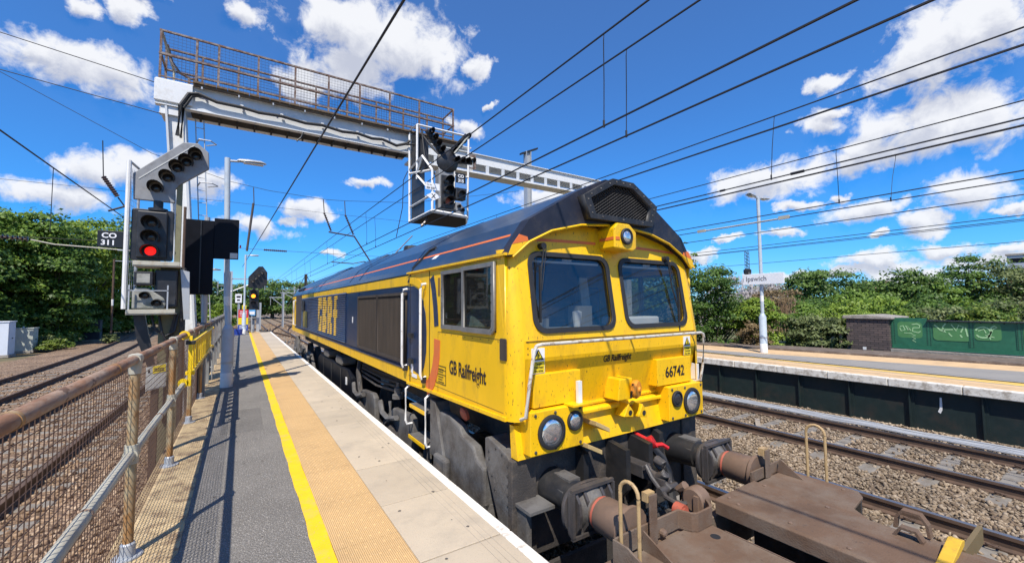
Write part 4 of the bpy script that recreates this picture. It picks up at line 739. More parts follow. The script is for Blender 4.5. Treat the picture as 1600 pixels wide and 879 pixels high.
    P('rear_roof',MB().prism(loc([(-1.32,2.135),(-1.09,2.47),(-.52,2.80),(.52,2.80),(1.09,2.47),(1.32,2.135)]),'y',19.46,20.5),'roofblue',bevel=.05)
    # cab interior
    ci=MB().box(XC-1.28,XC+1.28,4.72,4.76,.8,2.134).box(XC-1.28,XC+1.28,3.0,4.7,.98,1.0).box(XC-.5,XC+.28,4.1,4.7,1.0,2.13)
    P('cab_bulkhead',ci,'interior')
    P('control_desk',MB().prism([(3.05,1.0),(3.05,1.44),(3.38,1.49),(3.5,1.40),(3.5,1.0)],'x',XC-1.25,XC+1.25),'desk',bevel=.02)
    P('desk_console',MB().box(XC-1.15,XC-.6,3.3,3.42,1.47,1.58).box(XC-.3,XC-.1,3.2,3.35,1.47,1.70),'desk')
    P('cab_heater',MB().box(XC+.25,XC+.9,3.12,3.42,1.47,1.57),'paper',bevel=.02)
    P('notice_board',MB().prism([(.42,1.60),(.58,1.55),(.50,2.05),(.36,2.05)],'y',3.9,3.92),'paper').data.transform(Matrix.Translation((XC,0,0)))
    P('drinks_cup',MB().lathe((XC-.33,3.18,1.48),(0,0,1),[(0,.035),(.16,.05),(.17,.02)],10),'paper')
    P('plastic_bag',MB().lathe((XC-.95,3.95,1.4),(0,0,1),[(0,.3),(.1,.33),(.2,.24),(.3,.12),(.33,.02)],12),'bag')
    for sx_ in (-.8,.75): 
        se=P('cab_seat',MB().box(XC+sx_-.24,XC+sx_+.24,3.75,4.2,1.25,1.33).box(XC+sx_-.23,XC+sx_+.23,4.15,4.24,1.3,1.95),'black',bevel=.03)
    # headlight pod
    hp=P('headlight_pod',MB().prism(loc([(-.17,2.265),(.10,2.245),(.15,2.275),(.15,2.44),(.05,2.515),(-.12,2.515),(-.17,2.46)]),'y',2.80,3.06),'yellow',bevel=.012)
    P('orange_flash',MB().box(XC-.173,XC-.1705,2.81,3.0,2.345,2.375).box(XC-.155,XC-.1,2.795,2.7995,2.345,2.375),'orange',hp)
    def lamp(x,z,y,r,par,ln='lens'):
        lp=P('headlight',MB().lathe((x,y,z),(0,-1,0),[(0,r*1.22),(.018,r*1.22),(.024,r*1.12),(.024,r*.96),(.006,r*.94),(.006,.01)],28),'rubber',par,smooth=True)
        P('lamp_glass',MB().lathe((x,y-.008,z),(0,-1,0),[(0,r*.95),(.006,r*.9),(.014,r*.6),(.017,.01)],28),ln,lp,smooth=True); return lp
    lamp(XC-.005,2.385,2.798,.068,hp)
    # orange line across the header
    ols=[MB(),MB()]
    for i in range(20):
        ol=ols[0 if i<10 else 1]
        a0=-1.1+i*.11; a1=a0+.11
        if -.19<a0+.05<.17: continue
        zz=lambda a:2.325-.02*a*a
        ol.add([(XC+a,yf(2.32)-.019,zz(a)+d) for a,d in ((a0,-.014),(a1,-.014),(a1,.014),(a0,.014))],[(0,1,2,3)])
    for ol in ols: P('orange_line',ol,'orange')
    # lamp boxes, number plate and panels on the nose
    for s in (-1,1):
        xa,xb=(-1.20,-.62) if s<0 else (.60,1.205)
        lb=P('lamp_box',MB().prism([(2.80,.475),(2.80,.83),(3.05,.845),(3.05,.475)],'x',XC+xa,XC+xb),'yellow',bevel=.006)
        lamp(XC+s*.985,.645,2.799,.118,lb); lamp(XC+s*.725,.70,2.799,.07,lb,'lensoff' if s>0 else 'lens')
        for a in (xa+.05,(xa+xb)/2-.03,xb-.04):
            for z in (.505,.80): P('bolt',MB().lathe((XC+a,2.7985,z),(0,-1,0),[(0,.015),(.008,.012),(.01,.002)],6),'grime',lb)
        P('nose_panel',MB().prism([(2.848,.846),(2.848,1.125),(2.93,1.13),(2.99,.846)],'x',XC+(-1.13 if s<0 else .48),XC+(-.60 if s<0 else 1.07)),'yellow',bevel=.005)
        P('warning_sticker',MB().box(XC+(-1.135 if s<0 else .97),XC+(-1.0 if s<0 else 1.085),2.858,2.8675,1.13 if s<0 else 1.135,1.345),'signwhite')
        cx=-1.0675 if s<0 else 1.0275
        tri=MB().prism([(XC+cx-.055,1.245),(XC+cx+.055,1.245),(XC+cx,1.335)],'y',2.8545,2.8578); stk=P('warning_triangle',tri,'signblack')
        P('triangle_face',MB().prism([(XC+cx-.036,1.256),(XC+cx+.036,1.256),(XC+cx,1.318)],'y',2.852,2.8543),'signyellow',stk)
        P('lightning_bolt',MB().prism([(XC+cx+.006,1.31),(XC+cx-.012,1.283),(XC+cx-.001,1.285),(XC+cx-.006,1.26),(XC+cx+.013,1.29),(XC+cx+.002,1.289)],'y',2.8500,2.8518),'signblack',stk)
        P('sticker_lower',MB().box(XC+cx-.062,XC+cx+.062,2.8545,2.8578,1.137,1.232),'signyellow',stk)
        for k,t in enumerate(('Danger','Overhead','live wires')): text_obj('sticker_text',t,.03,on_front(XC+cx,1.205-.03*k,2.8535),M['signblack'],stk,.8,.0004,.001,align='CENTER')
    P('lamp_bracket',MB().box(XC-.70,XC-.655,2.77,2.80,.846,1.04),'white'); P('lamp_bracket',MB().box(XC-.80,XC-.58,2.72,2.85,.835,.85),'yellow')
    P('cable_hook',MB().box(XC+1.21,XC+1.24,2.86,2.95,.84,1.02),'white')
    text_obj('number_lettering','66742',.155,on_front(XC+.775,.93,2.8440),M['txtdark'],T,.86,.002,.003,align='CENTER')
    text_obj('nose_lettering','GB Railfreight',.094,lambda u,v,w:(XC-.27+u,2.868+.232*(1.26-1.16-v)-w-.003,1.16+v),M['txtdark'],T,.74,.0014,.003)
    text_obj('side_lettering','GB Railfreight',.20,on_side(4.11,.995,XC-HW-.003),M['txtdark'],T,.70,.0035,.003)
    tb=MB(); X=XC-HW-.004
    for (y0,y1,z0,z1) in ((4.20,4.47,1.04,1.046),(4.20,4.47,.845,.851),(4.20,4.206,.845,1.046),(4.464,4.47,.845,1.046),(4.20,4.47,.95,.954),(4.20,4.47,1.0,1.004)): tb.box(X,X+.003,y0,y1,z0,z1)
    for k in range(6): tb.box(X,X+.003,4.25+random.random()*.05,4.40,.865+k*.028,.872+k*.028)
    P('data_panel',tb,'txtdark')
    # front handrail
    P('front_handrail',MB().tube([(XC-1.235,2.90,.76),(XC-1.245,2.80,.80),(XC-1.225,2.775,1.05),(XC-1.175,2.77,1.335),(XC-1.15,2.77,1.375),(XC-1.10,2.77,1.385),(XC+1.16,2.77,1.385),(XC+1.20,2.77,1.37),(XC+1.215,2.77,1.33),(XC+1.20,2.78,1.05),(XC+1.17,2.80,.85),(XC+1.17,2.9,.82)],.0155,8).tube([(XC-1.13,2.77,1.385),(XC-1.09,2.87,1.36)],.012,6).tube([(XC+1.15,2.77,1.38),(XC+1.13,2.87,1.36)],.012,6).tube([(XC+.1,2.77,1.385),(XC+.1,2.87,1.37)],.012,6),'wornwhite',smooth=True)
    # jumper socket and brackets
    js=P('jumper_socket',MB().prism([(-.20,.80),(.0,.80),(.0,1.0),(-.17,1.0)],'y',2.77,2.96),'yellow',bevel=.008); js.data.transform(Matrix.Translation((XC-0,0,0)))
    P('socket_cap',MB().lathe((XC+.02,2.77,.89),(.35,-1,0),[(0,.085),(.03,.09),(.05,.075),(.055,.03),(.07,.02)],14),'amberpaint',js,smooth=True)
    P('socket_clip',MB().tube([(XC-.04,2.755,.82),(XC-.05,2.73,.88),(XC-.03,2.73,.95)],.013,6),'black',js)
    for (x,z) in ((.0,.63),(.2,.60)):
        P('cable_bracket',MB().prism([(x-.09,z),(x-.02,z+.12),(x+.05,z+.03),(x+.04,z-.02)],'y',2.80,2.92),'yellow',bevel=.006).data.transform(Matrix.Translation((XC,0,0)))
        P('bracket_hole',MB().lathe((XC+x-.005,2.798,z+.03),(0,-1,0),[(0,.025),(.003,.025),(.003,.01)],10),'black')
    for (x,z) in ((-.42,.62),(-.52,.44)): P('step_tread',MB().prism([(x-.10,z+.05),(x+.07,z-.035),(x+.07,z-.075),(x-.10,z+.01)],'y',2.74,2.93),'treadtan',bevel=.004).data.transform(Matrix.Translation((XC,0,0)))
    # buffer beam and the gear below it
    P('buffer_beam',MB().box(XC-1.24,XC+1.24,2.96,3.12,-.42,.43).box(XC-1.30,XC-1.05,2.93,3.0,-.5,.42).box(XC+1.0,XC+1.25,2.93,3.0,-.5,.42),'grime',bevel=.008)
    for x in (-.55,-.16,.16,.52): P('beam_rib',MB().prism([(2.962,.40),(2.70 if abs(x)<.3 else 2.85,.36),(2.70 if abs(x)<.3 else 2.85,.0),(2.962,-.3)],'x',XC+x-.03,XC+x+.03),'black')
    P('step_plate',MB().box(XC-1.27,XC-1.02,2.72,2.95,.06,.085).box(XC-1.25,XC-1.2,2.80,2.95,-.3,.06),'greymetal'); P('foot_step',MB().box(XC-1.27,XC-1.05,2.76,2.95,-.42,-.39),'greymetal')
    for s in (-1,1):
        x=XC+s*.865
        bf=P('buffer',MB().lathe((x,2.96,.13),(0,-1,0),[(0,.155),(.05,.15),(.30,.135),(.31,.115),(.36,.115)],22),'black',smooth=True)
        P('buffer_shank',MB().lathe((x,2.62,.13),(0,-1,0),[(0,.10),(.12,.10)],18),'wagonbuf',bf,smooth=True)
        P('buffer_sleeve',MB().box(x-.05,x+.07,2.66,2.86,.235,.275).box(x-.12,x-.09,2.66,2.9,.15,.2),'greymetal',bf)
        hd=[(a*.255,b*.19) for a,b in arc(0,0,1,0,360,28)[:-1]]
        hd=[(math.copysign(abs(a/.255)**.75*.255,a),math.copysign(abs(b/.19)**.75*.19,b)) for a,b in hd]
        P('buffer_head',MB().ring([[(x+a*k,yy,.13+b*k) for a,b in hd] for k,yy in ((.55,2.56),(.97,2.53),(1.0,2.51),(.98,2.492))]),'darksteel',bf,smooth=True)
    # drawhook, air cocks and hoses
    P('drawhook',MB().box(XC-.06,XC+.06,2.62,2.96,.10,.22).tube([(XC,2.66,.17),(XC,2.5,.15),(XC,2.42,.2),(XC,2.44,.28),(XC,2.52,.3)],.045,8),'darksteel',bevel=.01)
    ac=P('brake_cock',MB().tube([(XC+.22,2.95,.36),(XC+.24,2.82,.33),(XC+.27,2.76,.29)],.05,8).lathe((XC+.25,2.80,.31),(.3,-.4,.3),[(-.07,.065),(.07,.065)],10).tube([(XC+.27,2.76,.31),(XC+.36,2.72,.31),(XC+.42,2.70,.27)],.022,6),'redpaint',smooth=True)
    P('brake_hose',MB().tube([(XC+.27,2.76,.28),(XC+.30,2.68,.20),(XC+.31,2.62,.08),(XC+.29,2.58,-.08),(XC+.24,2.52,-.2)],.042,8),'rubber',smooth=True)
    P('cock_handle',MB().tube([(XC+.36,2.94,.10),(XC+.37,2.84,.08),(XC+.38,2.78,.0)],.03,6).box(XC+.30,XC+.46,2.80,2.84,.02,.09),'hoop')
    P('plough_plate',MB().prism([(XC-1.12,-.42),(XC+1.12,-.42),(XC+1.05,-.86),(XC-1.05,-.86)],'y',2.80,2.84),'grime')
    return T
loco()

# ------------------------------------------------------------ the flat wagon
def wagon():
    T=thing('flat_wagon','brown steel flat wagon coupled in front of the locomotive','wagon',(XC,-6,ZR))
    P=lambda n,mb,m,par=T,**k: mesh_obj(n,mb,M[m],par,**k)
    P('side_deck',MB().box(2.0,3.06,-14,1.985,.0,.022),'wagon',bevel=.004)
    P('deck_slot',MB().lathe((2.93,1.80,.0222),(0,0,1),[(0,.035),(.0015,.035)],14),'rubber')
    P('centre_channel',MB().prism([(3.20,.045),(3.20,.15),(3.215,.162),(3.80,.162),(3.80,.11),(3.79,.11),(3.79,.05)],'y',-14,1.96),'wagon',bevel=.006)
    for x,y in ((3.25,1.80),(3.28,1.45),(3.25,1.1),(3.76,1.85),(3.76,1.4),(3.30,1.90)): P('deck_bolt',MB().lathe((x,y,.162),(0,0,1),[(0,.016),(.008,.015),(.012,.006)],6),'wagonbuf')
    for x,y in ((3.86,1.90),(4.38,1.92),(4.36,1.5)): P('deck_bolt',MB().lathe((x,y,.108),(0,0,1),[(0,.014),(.007,.013),(.010,.005)],6),'wagonbuf')
    P('weld_seam',MB().tube([(3.803,y,.113+.001*math.sin(y*60)) for y in np.arange(1.06,1.96,.05)],.006,5),'wagonbuf'); P('weld_seam',MB().tube([(3.055-.0*y,y,.024) for y in np.arange(-1,1.9,.1)],.005,5),'wagonbuf')
    P('centre_trough',MB().box(3.062,3.198,-14,1.9,-.25,-.2),'rubber')
    P('side_deck',MB().prism([(3.803,1.99),(4.44,1.99),(4.44,1.42),(4.34,1.36),(4.05,1.33),(3.86,1.12),(3.803,1.05)],'z',.086,.108),'wagon',bevel=.004)
    P('side_deck',MB().prism([(3.803,1.04),(3.90,1.08),(4.02,.92),(4.02,-14),(3.803,-14)],'z',.06,.085),'wagon')
    sb=MB().box(1.97,1.998,-14,2.0,-.30,.02).box(4.41,4.44,1.4,2.0,-.2,.084).box(2.6,2.66,-14,1.95,-.4,-.001).box(3.75,3.80,-14,1.95,-.4,.045); P('underframe',sb,'grime')
    # headstock with its upstand, pocket and stiffening brackets
    P('headstock',MB().box(1.97,4.44,1.988,2.06,-.33,.0),'wagon',bevel=.004)
    P('upstand',MB().prism([(2.16,2.03),(2.16,2.012),(2.80,2.012),(2.84,1.93),(2.88,1.90),(3.06,1.90),(3.10,1.93),(3.14,1.99),(3.14,2.01),(3.09,1.95),(3.05,1.918),(2.89,1.918),(2.855,1.94),(2.815,2.03)],'z',.024,.16),'wagon',bevel=.004)
    P('upstand',MB().prism([(3.86,2.02),(3.86,2.005),(4.40,2.005),(4.40,2.02)],'z',.11,.20),'wagon')
    P('gusset',MB().prism([(1.70,.023),(1.98,.15),(2.0,.023)],'x',2.36,2.372),'wagon'); P('gusset',MB().prism([(1.78,.11),(1.97,.24),(2.0,.11)],'x',4.30,4.312),'wagon')
    for x,y,z0,z1 in ((2.47,1.985,.024,.37),(4.10,1.99,.11,.36)):
        u=P('upright_bar',MB().box(x-.04,x+.04,y-.012,y,z0,z1),'wagon',bevel=.004); P('upright_lug',MB().box(x-.05,x+.03,y+.001,y+.05,z1-.05,z1+.012),'hoop',u)
    P('bolt',MB().lathe((2.60,2.011,.06),(0,-1,0),[(0,.028),(.03,.026),(.04,.012)],10),'wagonbuf')
    P('side_bracket',MB().prism([(1.60,-.3),(1.60,.02),(1.72,.14),(1.86,.19),(1.98,.19),(1.98,-.3)],'x',2.06,2.075).box(2.08,2.16,1.97,1.985,-.3,.19),'wagon',bevel=.004)
    P('mesh_step',MB().box(1.80,1.96,1.55,2.1,-.30,-.285),'hoop')
    for s in (-1,1):
        x=XC+s*.865
        bf=P('buffer',MB().lathe((x,2.05,.13),(0,1,0),[(0,.16),(.03,.16),(.05,.135),(.27,.13),(.29,.115),(.33,.11)],24),'wagonbuf',smooth=True)
        P('buffer_band',MB().lathe((x,2.322,.13),(0,1,0),[(0,.116),(.03,.122),(.045,.10)],24),'orangered',bf,smooth=True)
        P('buffer_neck',MB().lathe((x,2.36,.13),(0,1,0),[(0,.098),(.05,.115),(.1,.17)],20),'greymetal',bf,smooth=True)
        ol=rrect(x-.225,x+.225,-.055,.315,.05,4)
        P('buffer_head',MB().prism(ol,'y',2.455,2.486),'darksteel',bf,bevel=.008)
        for k in range(5):
            a=-.17+.085*k; P('head_rib',MB().prism([(2.456,-.04),(2.456,.30),(2.40,.22),(2.385,.13),(2.40,.04)],'x',x+a-.012,x+a+.012),'darksteel',bf)
        P('head_rim',MB().box(x-.22,x+.22,2.425,2.454,.29,.315).box(x-.22,x+.22,2.425,2.454,-.055,-.03).box(x-.225,x-.20,2.42,2.454,-.03,.29).box(x+.20,x+.225,2.42,2.454,-.03,.29),'darksteel',bf)
    for x,y0,zb in ((2.11,1.80,-.22),(4.50,1.67,.0)):
        r=.075; w=.15
        P('grab_hoop',MB().tube([(x,y0,zb),(x,y0,zb+.25),(x,y0,.55-.06)]+[(x,y0+w/2-math.cos(a)*w/2,.53-.03+math.sin(a)*.075) for a in np.linspace(0,math.pi,9)]+[(x,y0+w,.49),(x,y0+w,zb)],.0125,8),'hoop',smooth=True)
    for x,y,w,h in ((4.0,.98,.18,.13),(3.72,.93,.15,.12)):
        P('lashing_loop',MB().strip([(y-w/2,.1),(y-w/2+.01,.1+h*.6),(y-w/4,.1+h),(y+w/4,.1+h),(y+w/2-.01,.1+h*.6),(y+w/2,.1)],.018,x-.03,'x',.06),'wagon')
    P('lever',MB().prism([(3.30,.10),(3.30,.125),(3.80,.225),(3.86,.21),(3.84,.18)],'y',.70,.765),'ochreyellow',bevel=.004)
    P('stop_bar',MB().box(3.80,4.3,.69,.715,.06,.17),'hoopbrown')
    # coupling between the two vehicles
    P('drawhook',MB().prism([(3.12,-.05),(3.28,-.05),(3.28,.15),(3.12,.15)],'y',2.061,2.10).lathe((3.20,2.12,.10),(1,0,0),[(-.06,.085),(-.045,.10),(.045,.10),(.06,.085)],18).tube([(3.20,2.1,.06),(3.20,2.24,.05),(3.2,2.28,.12),(3.2,2.22,.17)],.04,8),'wagonbuf',smooth=True)
    P('hose_coupling',MB().tube([(2.98,2.07,.06),(2.99,2.15,.05),(2.97,2.2,-.05)],.04,8).lathe((2.99,2.13,.06),(0,1,0),[(-.04,.055),(.04,.055)],12),'orangered',smooth=True)
    return T
wagon()
c=thing('screw_coupling','grey screw coupling linking the locomotive hook to the wagon','coupling',(XC,2.5,.15))
for s in (-1,1):
    mesh_obj('shackle',MB().tube([(XC+s*.065,2.58,.24),(XC+s*.085,2.50,.16),(XC+s*.085,2.42,.09),(XC+s*.06,2.38,.08)],.021,8),M['darksteel'],c,smooth=True)
    mesh_obj('bow_link',MB().tube([(XC+s*.07,2.40,.08),(XC+s*.11,2.34,.06),(XC+s*.105,2.25,.045),(XC+s*.07,2.19,.05),(XC+s*.02,2.17,.07)],.022,8),M['darksteel'],c,smooth=True)
    mesh_obj('lever_arm',MB().box(XC+s*.035-.012,XC+s*.035+.012,2.40,2.70,.10,.16),M['darksteel'],c,bevel=.006)
mesh_obj('screw',MB().cyl((XC,2.62,.2),(XC,2.36,.08),.03,n=10).cyl((XC-.12,2.40,.08),(XC+.12,2.40,.08),.035,n=10),M['darksteel'],c,smooth=True)

# ------------------------------------------------------------ fence along the back of the platform
FX=-.62
def fence():
    T=thing('mesh_fence','rusty tubular railing with wire mesh, nearest along the left platform edge','fence',(FX,6,0))
    P=lambda n,mb,m,par=T,**k: mesh_obj(n,mb,M[m],par,**k)
    posts=[-.05,1.62,3.94,5.92,7.92,9.88]
    H=1.355; Hm=.70
    P('top_rail',MB().cyl((FX,-3,H),(FX,10.1,H),.031,n=16),'fencerust',smooth=True)
    P('mid_rail',MB().cyl((FX,-3,Hm),(FX,10.1,Hm),.031,n=14),'fencerail',smooth=True)
    for y in (2.03,3.35,4.9,6.8): P('rail_joint',MB().cyl((FX,y-.012,H),(FX,y+.012,H),.034,n=16),'fencepost',smooth=True); 
    for y in (2.9,5.1): P('rail_joint',MB().cyl((FX,y-.012,Hm),(FX,y+.012,Hm),.034,n=14),'fencerust',smooth=True)
    for y in posts:
        p=P('post',MB().cyl((FX,y,0),(FX,y,H-.02),.030,n=14),'fencepost',smooth=True)
        P('post_clamp',MB().lathe((FX,y,H-.10),(0,0,1),[(0,.036),(.05,.038),(.06,.039),(.09,.042),(.13,.04),(.14,.02)],14).cyl((FX,y-.06,H),(FX,y+.06,H),.039,n=14),'fencerail',p,smooth=True)
        P('mid_clamp',MB().cyl((FX,y-.055,Hm),(FX,y+.055,Hm),.042,n=14).cyl((FX,y,Hm-.065),(FX,y,Hm+.065),.040,n=14),'fencerail',p,smooth=True)
        P('base_flange',MB().lathe((FX,y,0.001),(0,0,1),[(0,.085),(.01,.085),(.012,.045),(.09,.042),(.10,.032)],16),'galv',p,smooth=True)
    # the mesh: a wire grid behind the rails
    def wires(y0,y1,sag=0):
        m=MB(); n=4; px=.052
        for y in np.arange(y0,y1,px):
            x=FX-.045; w=.0016; jit=random.uniform(-.004,.004)
            m.ring([[(x-w,y-w+jit*k,z),(x+w,y-w+jit*k,z),(x+w,y+w+jit*k,z),(x-w,y+w+jit*k,z)] for k,z in ((0,.02),(1,.7),(0,1.33))],cap=False)
        ph=random.random()*6
        for z in np.arange(.04,1.33,px):
            x=FX-.0415; w=.0016
            m.ring([[(x-w,y,z-w+.006*math.sin(y*3+ph)),(x+w,y,z-w+.006*math.sin(y*3+ph)),(x+w,y,z+w+.006*math.sin(y*3+ph)),(x-w,y,z+w+.006*math.sin(y*3+ph))] for y in np.linspace(y0,y1,5)],cap=False)
        return m
    edges=[-1.0]+posts[1:]
    for a,b in zip(edges[:-1],edges[1:]): P('mesh_panel',wires(a,b),'meshwire')
    return T
fence()
def fence2():
    T=thing('bar_fence','grey fence of upright bars continuing beyond the mesh fence','fence',(FX,20,0))
    P=lambda n,mb,m,par=T,**k: mesh_obj(n,mb,M[m],par,**k)
    P('top_rail',MB().box(FX-.03,FX+.03,10.12,33,1.31,1.37),'fencegrey'); P('mid_rail',MB().box(FX-.025,FX+.025,10.12,33,.66,.71),'fencegrey')
    P('handrail_end',MB().cyl((FX+.02,9.9,1.35),(FX+.02,12.0,1.35),.04,n=10),'fencerust',smooth=True)
    for y in (10.15,11.6,13.7,15.3,17.0,19,21,23,25,27,29,31,33): P('post',MB().box(FX-.045,FX+.045,y-.04,y+.04,0,1.42),'fencegrey')
    for y in (9.98,10.02): P('end_stanchion',MB().box(FX-.07,FX-.03,y,y+.02,0,1.2),'rust')
    b=MB()
    P('infill_bars',MB().add(*(lambda m:(m.v,m.f))([m for m in [MB()] if [m.box(FX-.008,FX+.008,y,y+.016,.08,1.31) for y in np.arange(10.3,33,.16)]][0])),'fencegrey')
fence2()
# yellow folding barrier tied to the fence
T=thing('folding_barrier','yellow plastic slatted barrier strapped to the railing','barrier',(FX+.05,9,.7))
P=lambda n,mb,m,par=T,**k: mesh_obj(n,mb,M[m],par,**k)
bx=FX+.065
for i,y in enumerate(np.linspace(7.35,11.3,13)): P('slat',MB().box(bx-.012,bx+.012,y,y+.15,.86,1.24),'yellowplastic',bevel=.006)
P('frame_rail',MB().box(bx-.035,bx+.035,7.1,11.6,1.225,1.265),'yellowplastic',bevel=.01); P('frame_rail',MB().box(bx-.035,bx+.035,7.1,11.6,.82,.86),'yellowplastic',bevel=.01)
for y,z in ((7.06,1.25),(7.12,.84),(11.65,1.25),(11.65,.84)): P('end_grip',MB().box(bx-.05,bx+.05,y-.09,y+.03,z-.025,z+.025),'black' if z>1 and y<8 else 'yellowplastic',bevel=.008)
for y,z in ((7.0,1.35),(7.0,.72),(11.4,1.35)): P('strap',MB().cyl((FX,y-.02,z),(FX,y+.02,z),.06,n=12),'yellowplastic')
P('hanger',MB().box(bx-.02,bx+.02,6.98,7.02,.68,1.34),'yellowplastic')
# notice on a timber post behind the fence
T=thing('trackside_notice','yellow and grey notice plate on a dark timber post behind the mesh','notice',(-.9,6.4,ZB))
P=lambda n,mb,m,par=T,**k: mesh_obj(n,mb,M[m],par,**k)
P('post',MB().prism([(-.86,ZB),(-.79,ZB),(-.79,1.05),(-.86,1.05)],'y',6.36,6.42),'rust')
pl=P('plate',MB().prism([(-.90,.76),(-.72,.80),(-.72,1.07),(-.90,1.03)],'y',6.33,6.34),'signgrey'); P('yellow_panel',MB().prism([(-.84,.955),(-.725,.975),(-.725,1.06),(-.84,1.04)],'y',6.325,6.3295),'signyellow',pl); P('yellow_panel',MB().prism([(-.89,.775),(-.73,.81),(-.73,.93),(-.89,.90)],'y',6.325,6.3295),mat('faded_yellow',(.55,.47,.16),.6) and 'signgrey',pl)
P('symbol',MB().prism([(-.885,.97),(-.86,.97),(-.873,1.015)],'y',6.325,6.3295),'signblack',pl)
for k in range(2): P('text_line',MB().box(-.83,-.74,6.322,6.3245,.985+k*.022,.995+k*.022),'signblack',pl)

# ------------------------------------------------------------ lamp posts
def lamp_post(name,label,x,y,h,lean,heads,group='platform lamp posts'):
    T=thing(name,label,'lamp post',(x,y,0),group)
    P=lambda n,mb,m,par=T,**k: mesh_obj(n,mb,M[m],par,**k)
    b=P('base_column',MB().lathe((x,y,0),(0,0,1),[(0,.115),(.16,.115),(.165,.112),(1.22,.112),(1.30,.075),(1.34,.058)],24),'lampgrey',smooth=True)
    P('white_band',MB().lathe((x,y,.005),(0,0,1),[(0,.117),(.30,.117),(.305,.113)],24),'white',b,smooth=True)
    P('hatch_band',MB().lathe((x,y,.50),(0,0,1),[(0,.116),(.03,.118),(.05,.116)],24),'galv',b,smooth=True)
    P('pole',MB().tube([(x,y,1.33),(x+lean*.4,y,1.9),(x+lean,y,h)],.055,16),'lampgrey',smooth=True)
    P('pole_band',MB().cyl((x+lean*.3,y,1.75),(x+lean*.4,y,1.95),.058,n=16),'white')
    for dx in heads:
        xx=x+lean; s=1 if dx>0 else -1; L=abs(dx)
        a=P('lamp_arm',MB().cyl((xx,y,h-.06),(xx+s*.22,y,h-.04),.025,n=10),'galv',smooth=True)
        prof=[(0,.04,.03),(.05,.07,.05),(.2,.10,.06),(.45,.11,.055),(L-.25,.06,.025),(L-.22,.02,.01)]
        rings=[[(xx+s*(.18+d),y+w*math.cos(t),h-.03+d*.03+hh*(math.sin(t) if math.sin(t)>0 else .35*math.sin(t))) for t in np.linspace(0,2*math.pi,13)[:-1]] for d,w,hh in prof]
        hd=P('lantern',MB().ring(rings),'galv',a,smooth=True)
        P('lantern_glass',MB().box(min(xx+s*.3,xx+s*(L-.1)),max(xx+s*.3,xx+s*(L-.1)),y-.07,y+.07,h-.06,h-.045),'paper',hd)
    return T
lamp_post('lamp_post','pale grey platform lamp post with one lantern, beside the yellow barrier',-.23,10.93,5.0,-.10,[.78])
lamp_post('lamp_post','smaller looking lamp post farther along, with a blue tub at its foot',.16,31,5.0,.0,[.78])
lamp_post('lamp_post','two-headed lamp post carrying the station name sign',15.0,7.22,5.40,.02,[.62,-.62])
tag(mesh_obj('blue_tub',MB().lathe((-.12,30.5,0),(0,0,1),[(0,.2),(.35,.24),(.37,.24),(.37,.2)],14),M['bluecan']),'blue plastic tub at the foot of the farther lamp post','tub')

# ------------------------------------------------------------ signals
def hood(x,y,z,r,L,m,par,tilt=.0):
    # open-bottomed cowl in front of a lens
    mb=MB(); n=12; a0,a1=-40,220
    out=[[(x+r*math.cos(rad(a0+(a1-a0)*k/n)),y-d,z+r*math.sin(rad(a0+(a1-a0)*k/n))+.012*0) for k in range(n+1)] for d in (0,)]
    near=[]; far=[]
    for k in range(n+1):
        a=rad(a0+(a1-a0)*k/n); s=math.sin(a); l=L*(.35+.65*max(0,(s+.6)/1.6))
        near.append((x+r*math.cos(a),y,z+r*s)); far.append((x+r*1.03*math.cos(a),y-l,z+r*1.0*s-l*.12))
    inn=[(x+(p[0]-x)*.93,p[1]+.0,z+(p[2]-z)*.93) for p in near]; inf=[(x+(p[0]-x)*.93,p[1]+.002,z+(p[2]-z)*.93) for p in far]
    N=n+1
    mb.add(near+far+inf+inn,[(i,i+1,N+i+1,N+i) for i in range(n)]+[(N+i,N+i+1,2*N+i+1,2*N+i) for i in range(n)]+[(2*N+i,2*N+i+1,3*N+i+1,3*N+i) for i in range(n)])
    o=mesh_obj('lamp_hood',mb,M[m],par,smooth=True); return o
def lens(x,y,z,r,m,par): return mesh_obj('lens',MB().lathe((x,y,z),(0,-1,0),[(0,r),(.008,r*.97),(.02,r*.6),(.024,.01)],20),M[m],par,smooth=True)

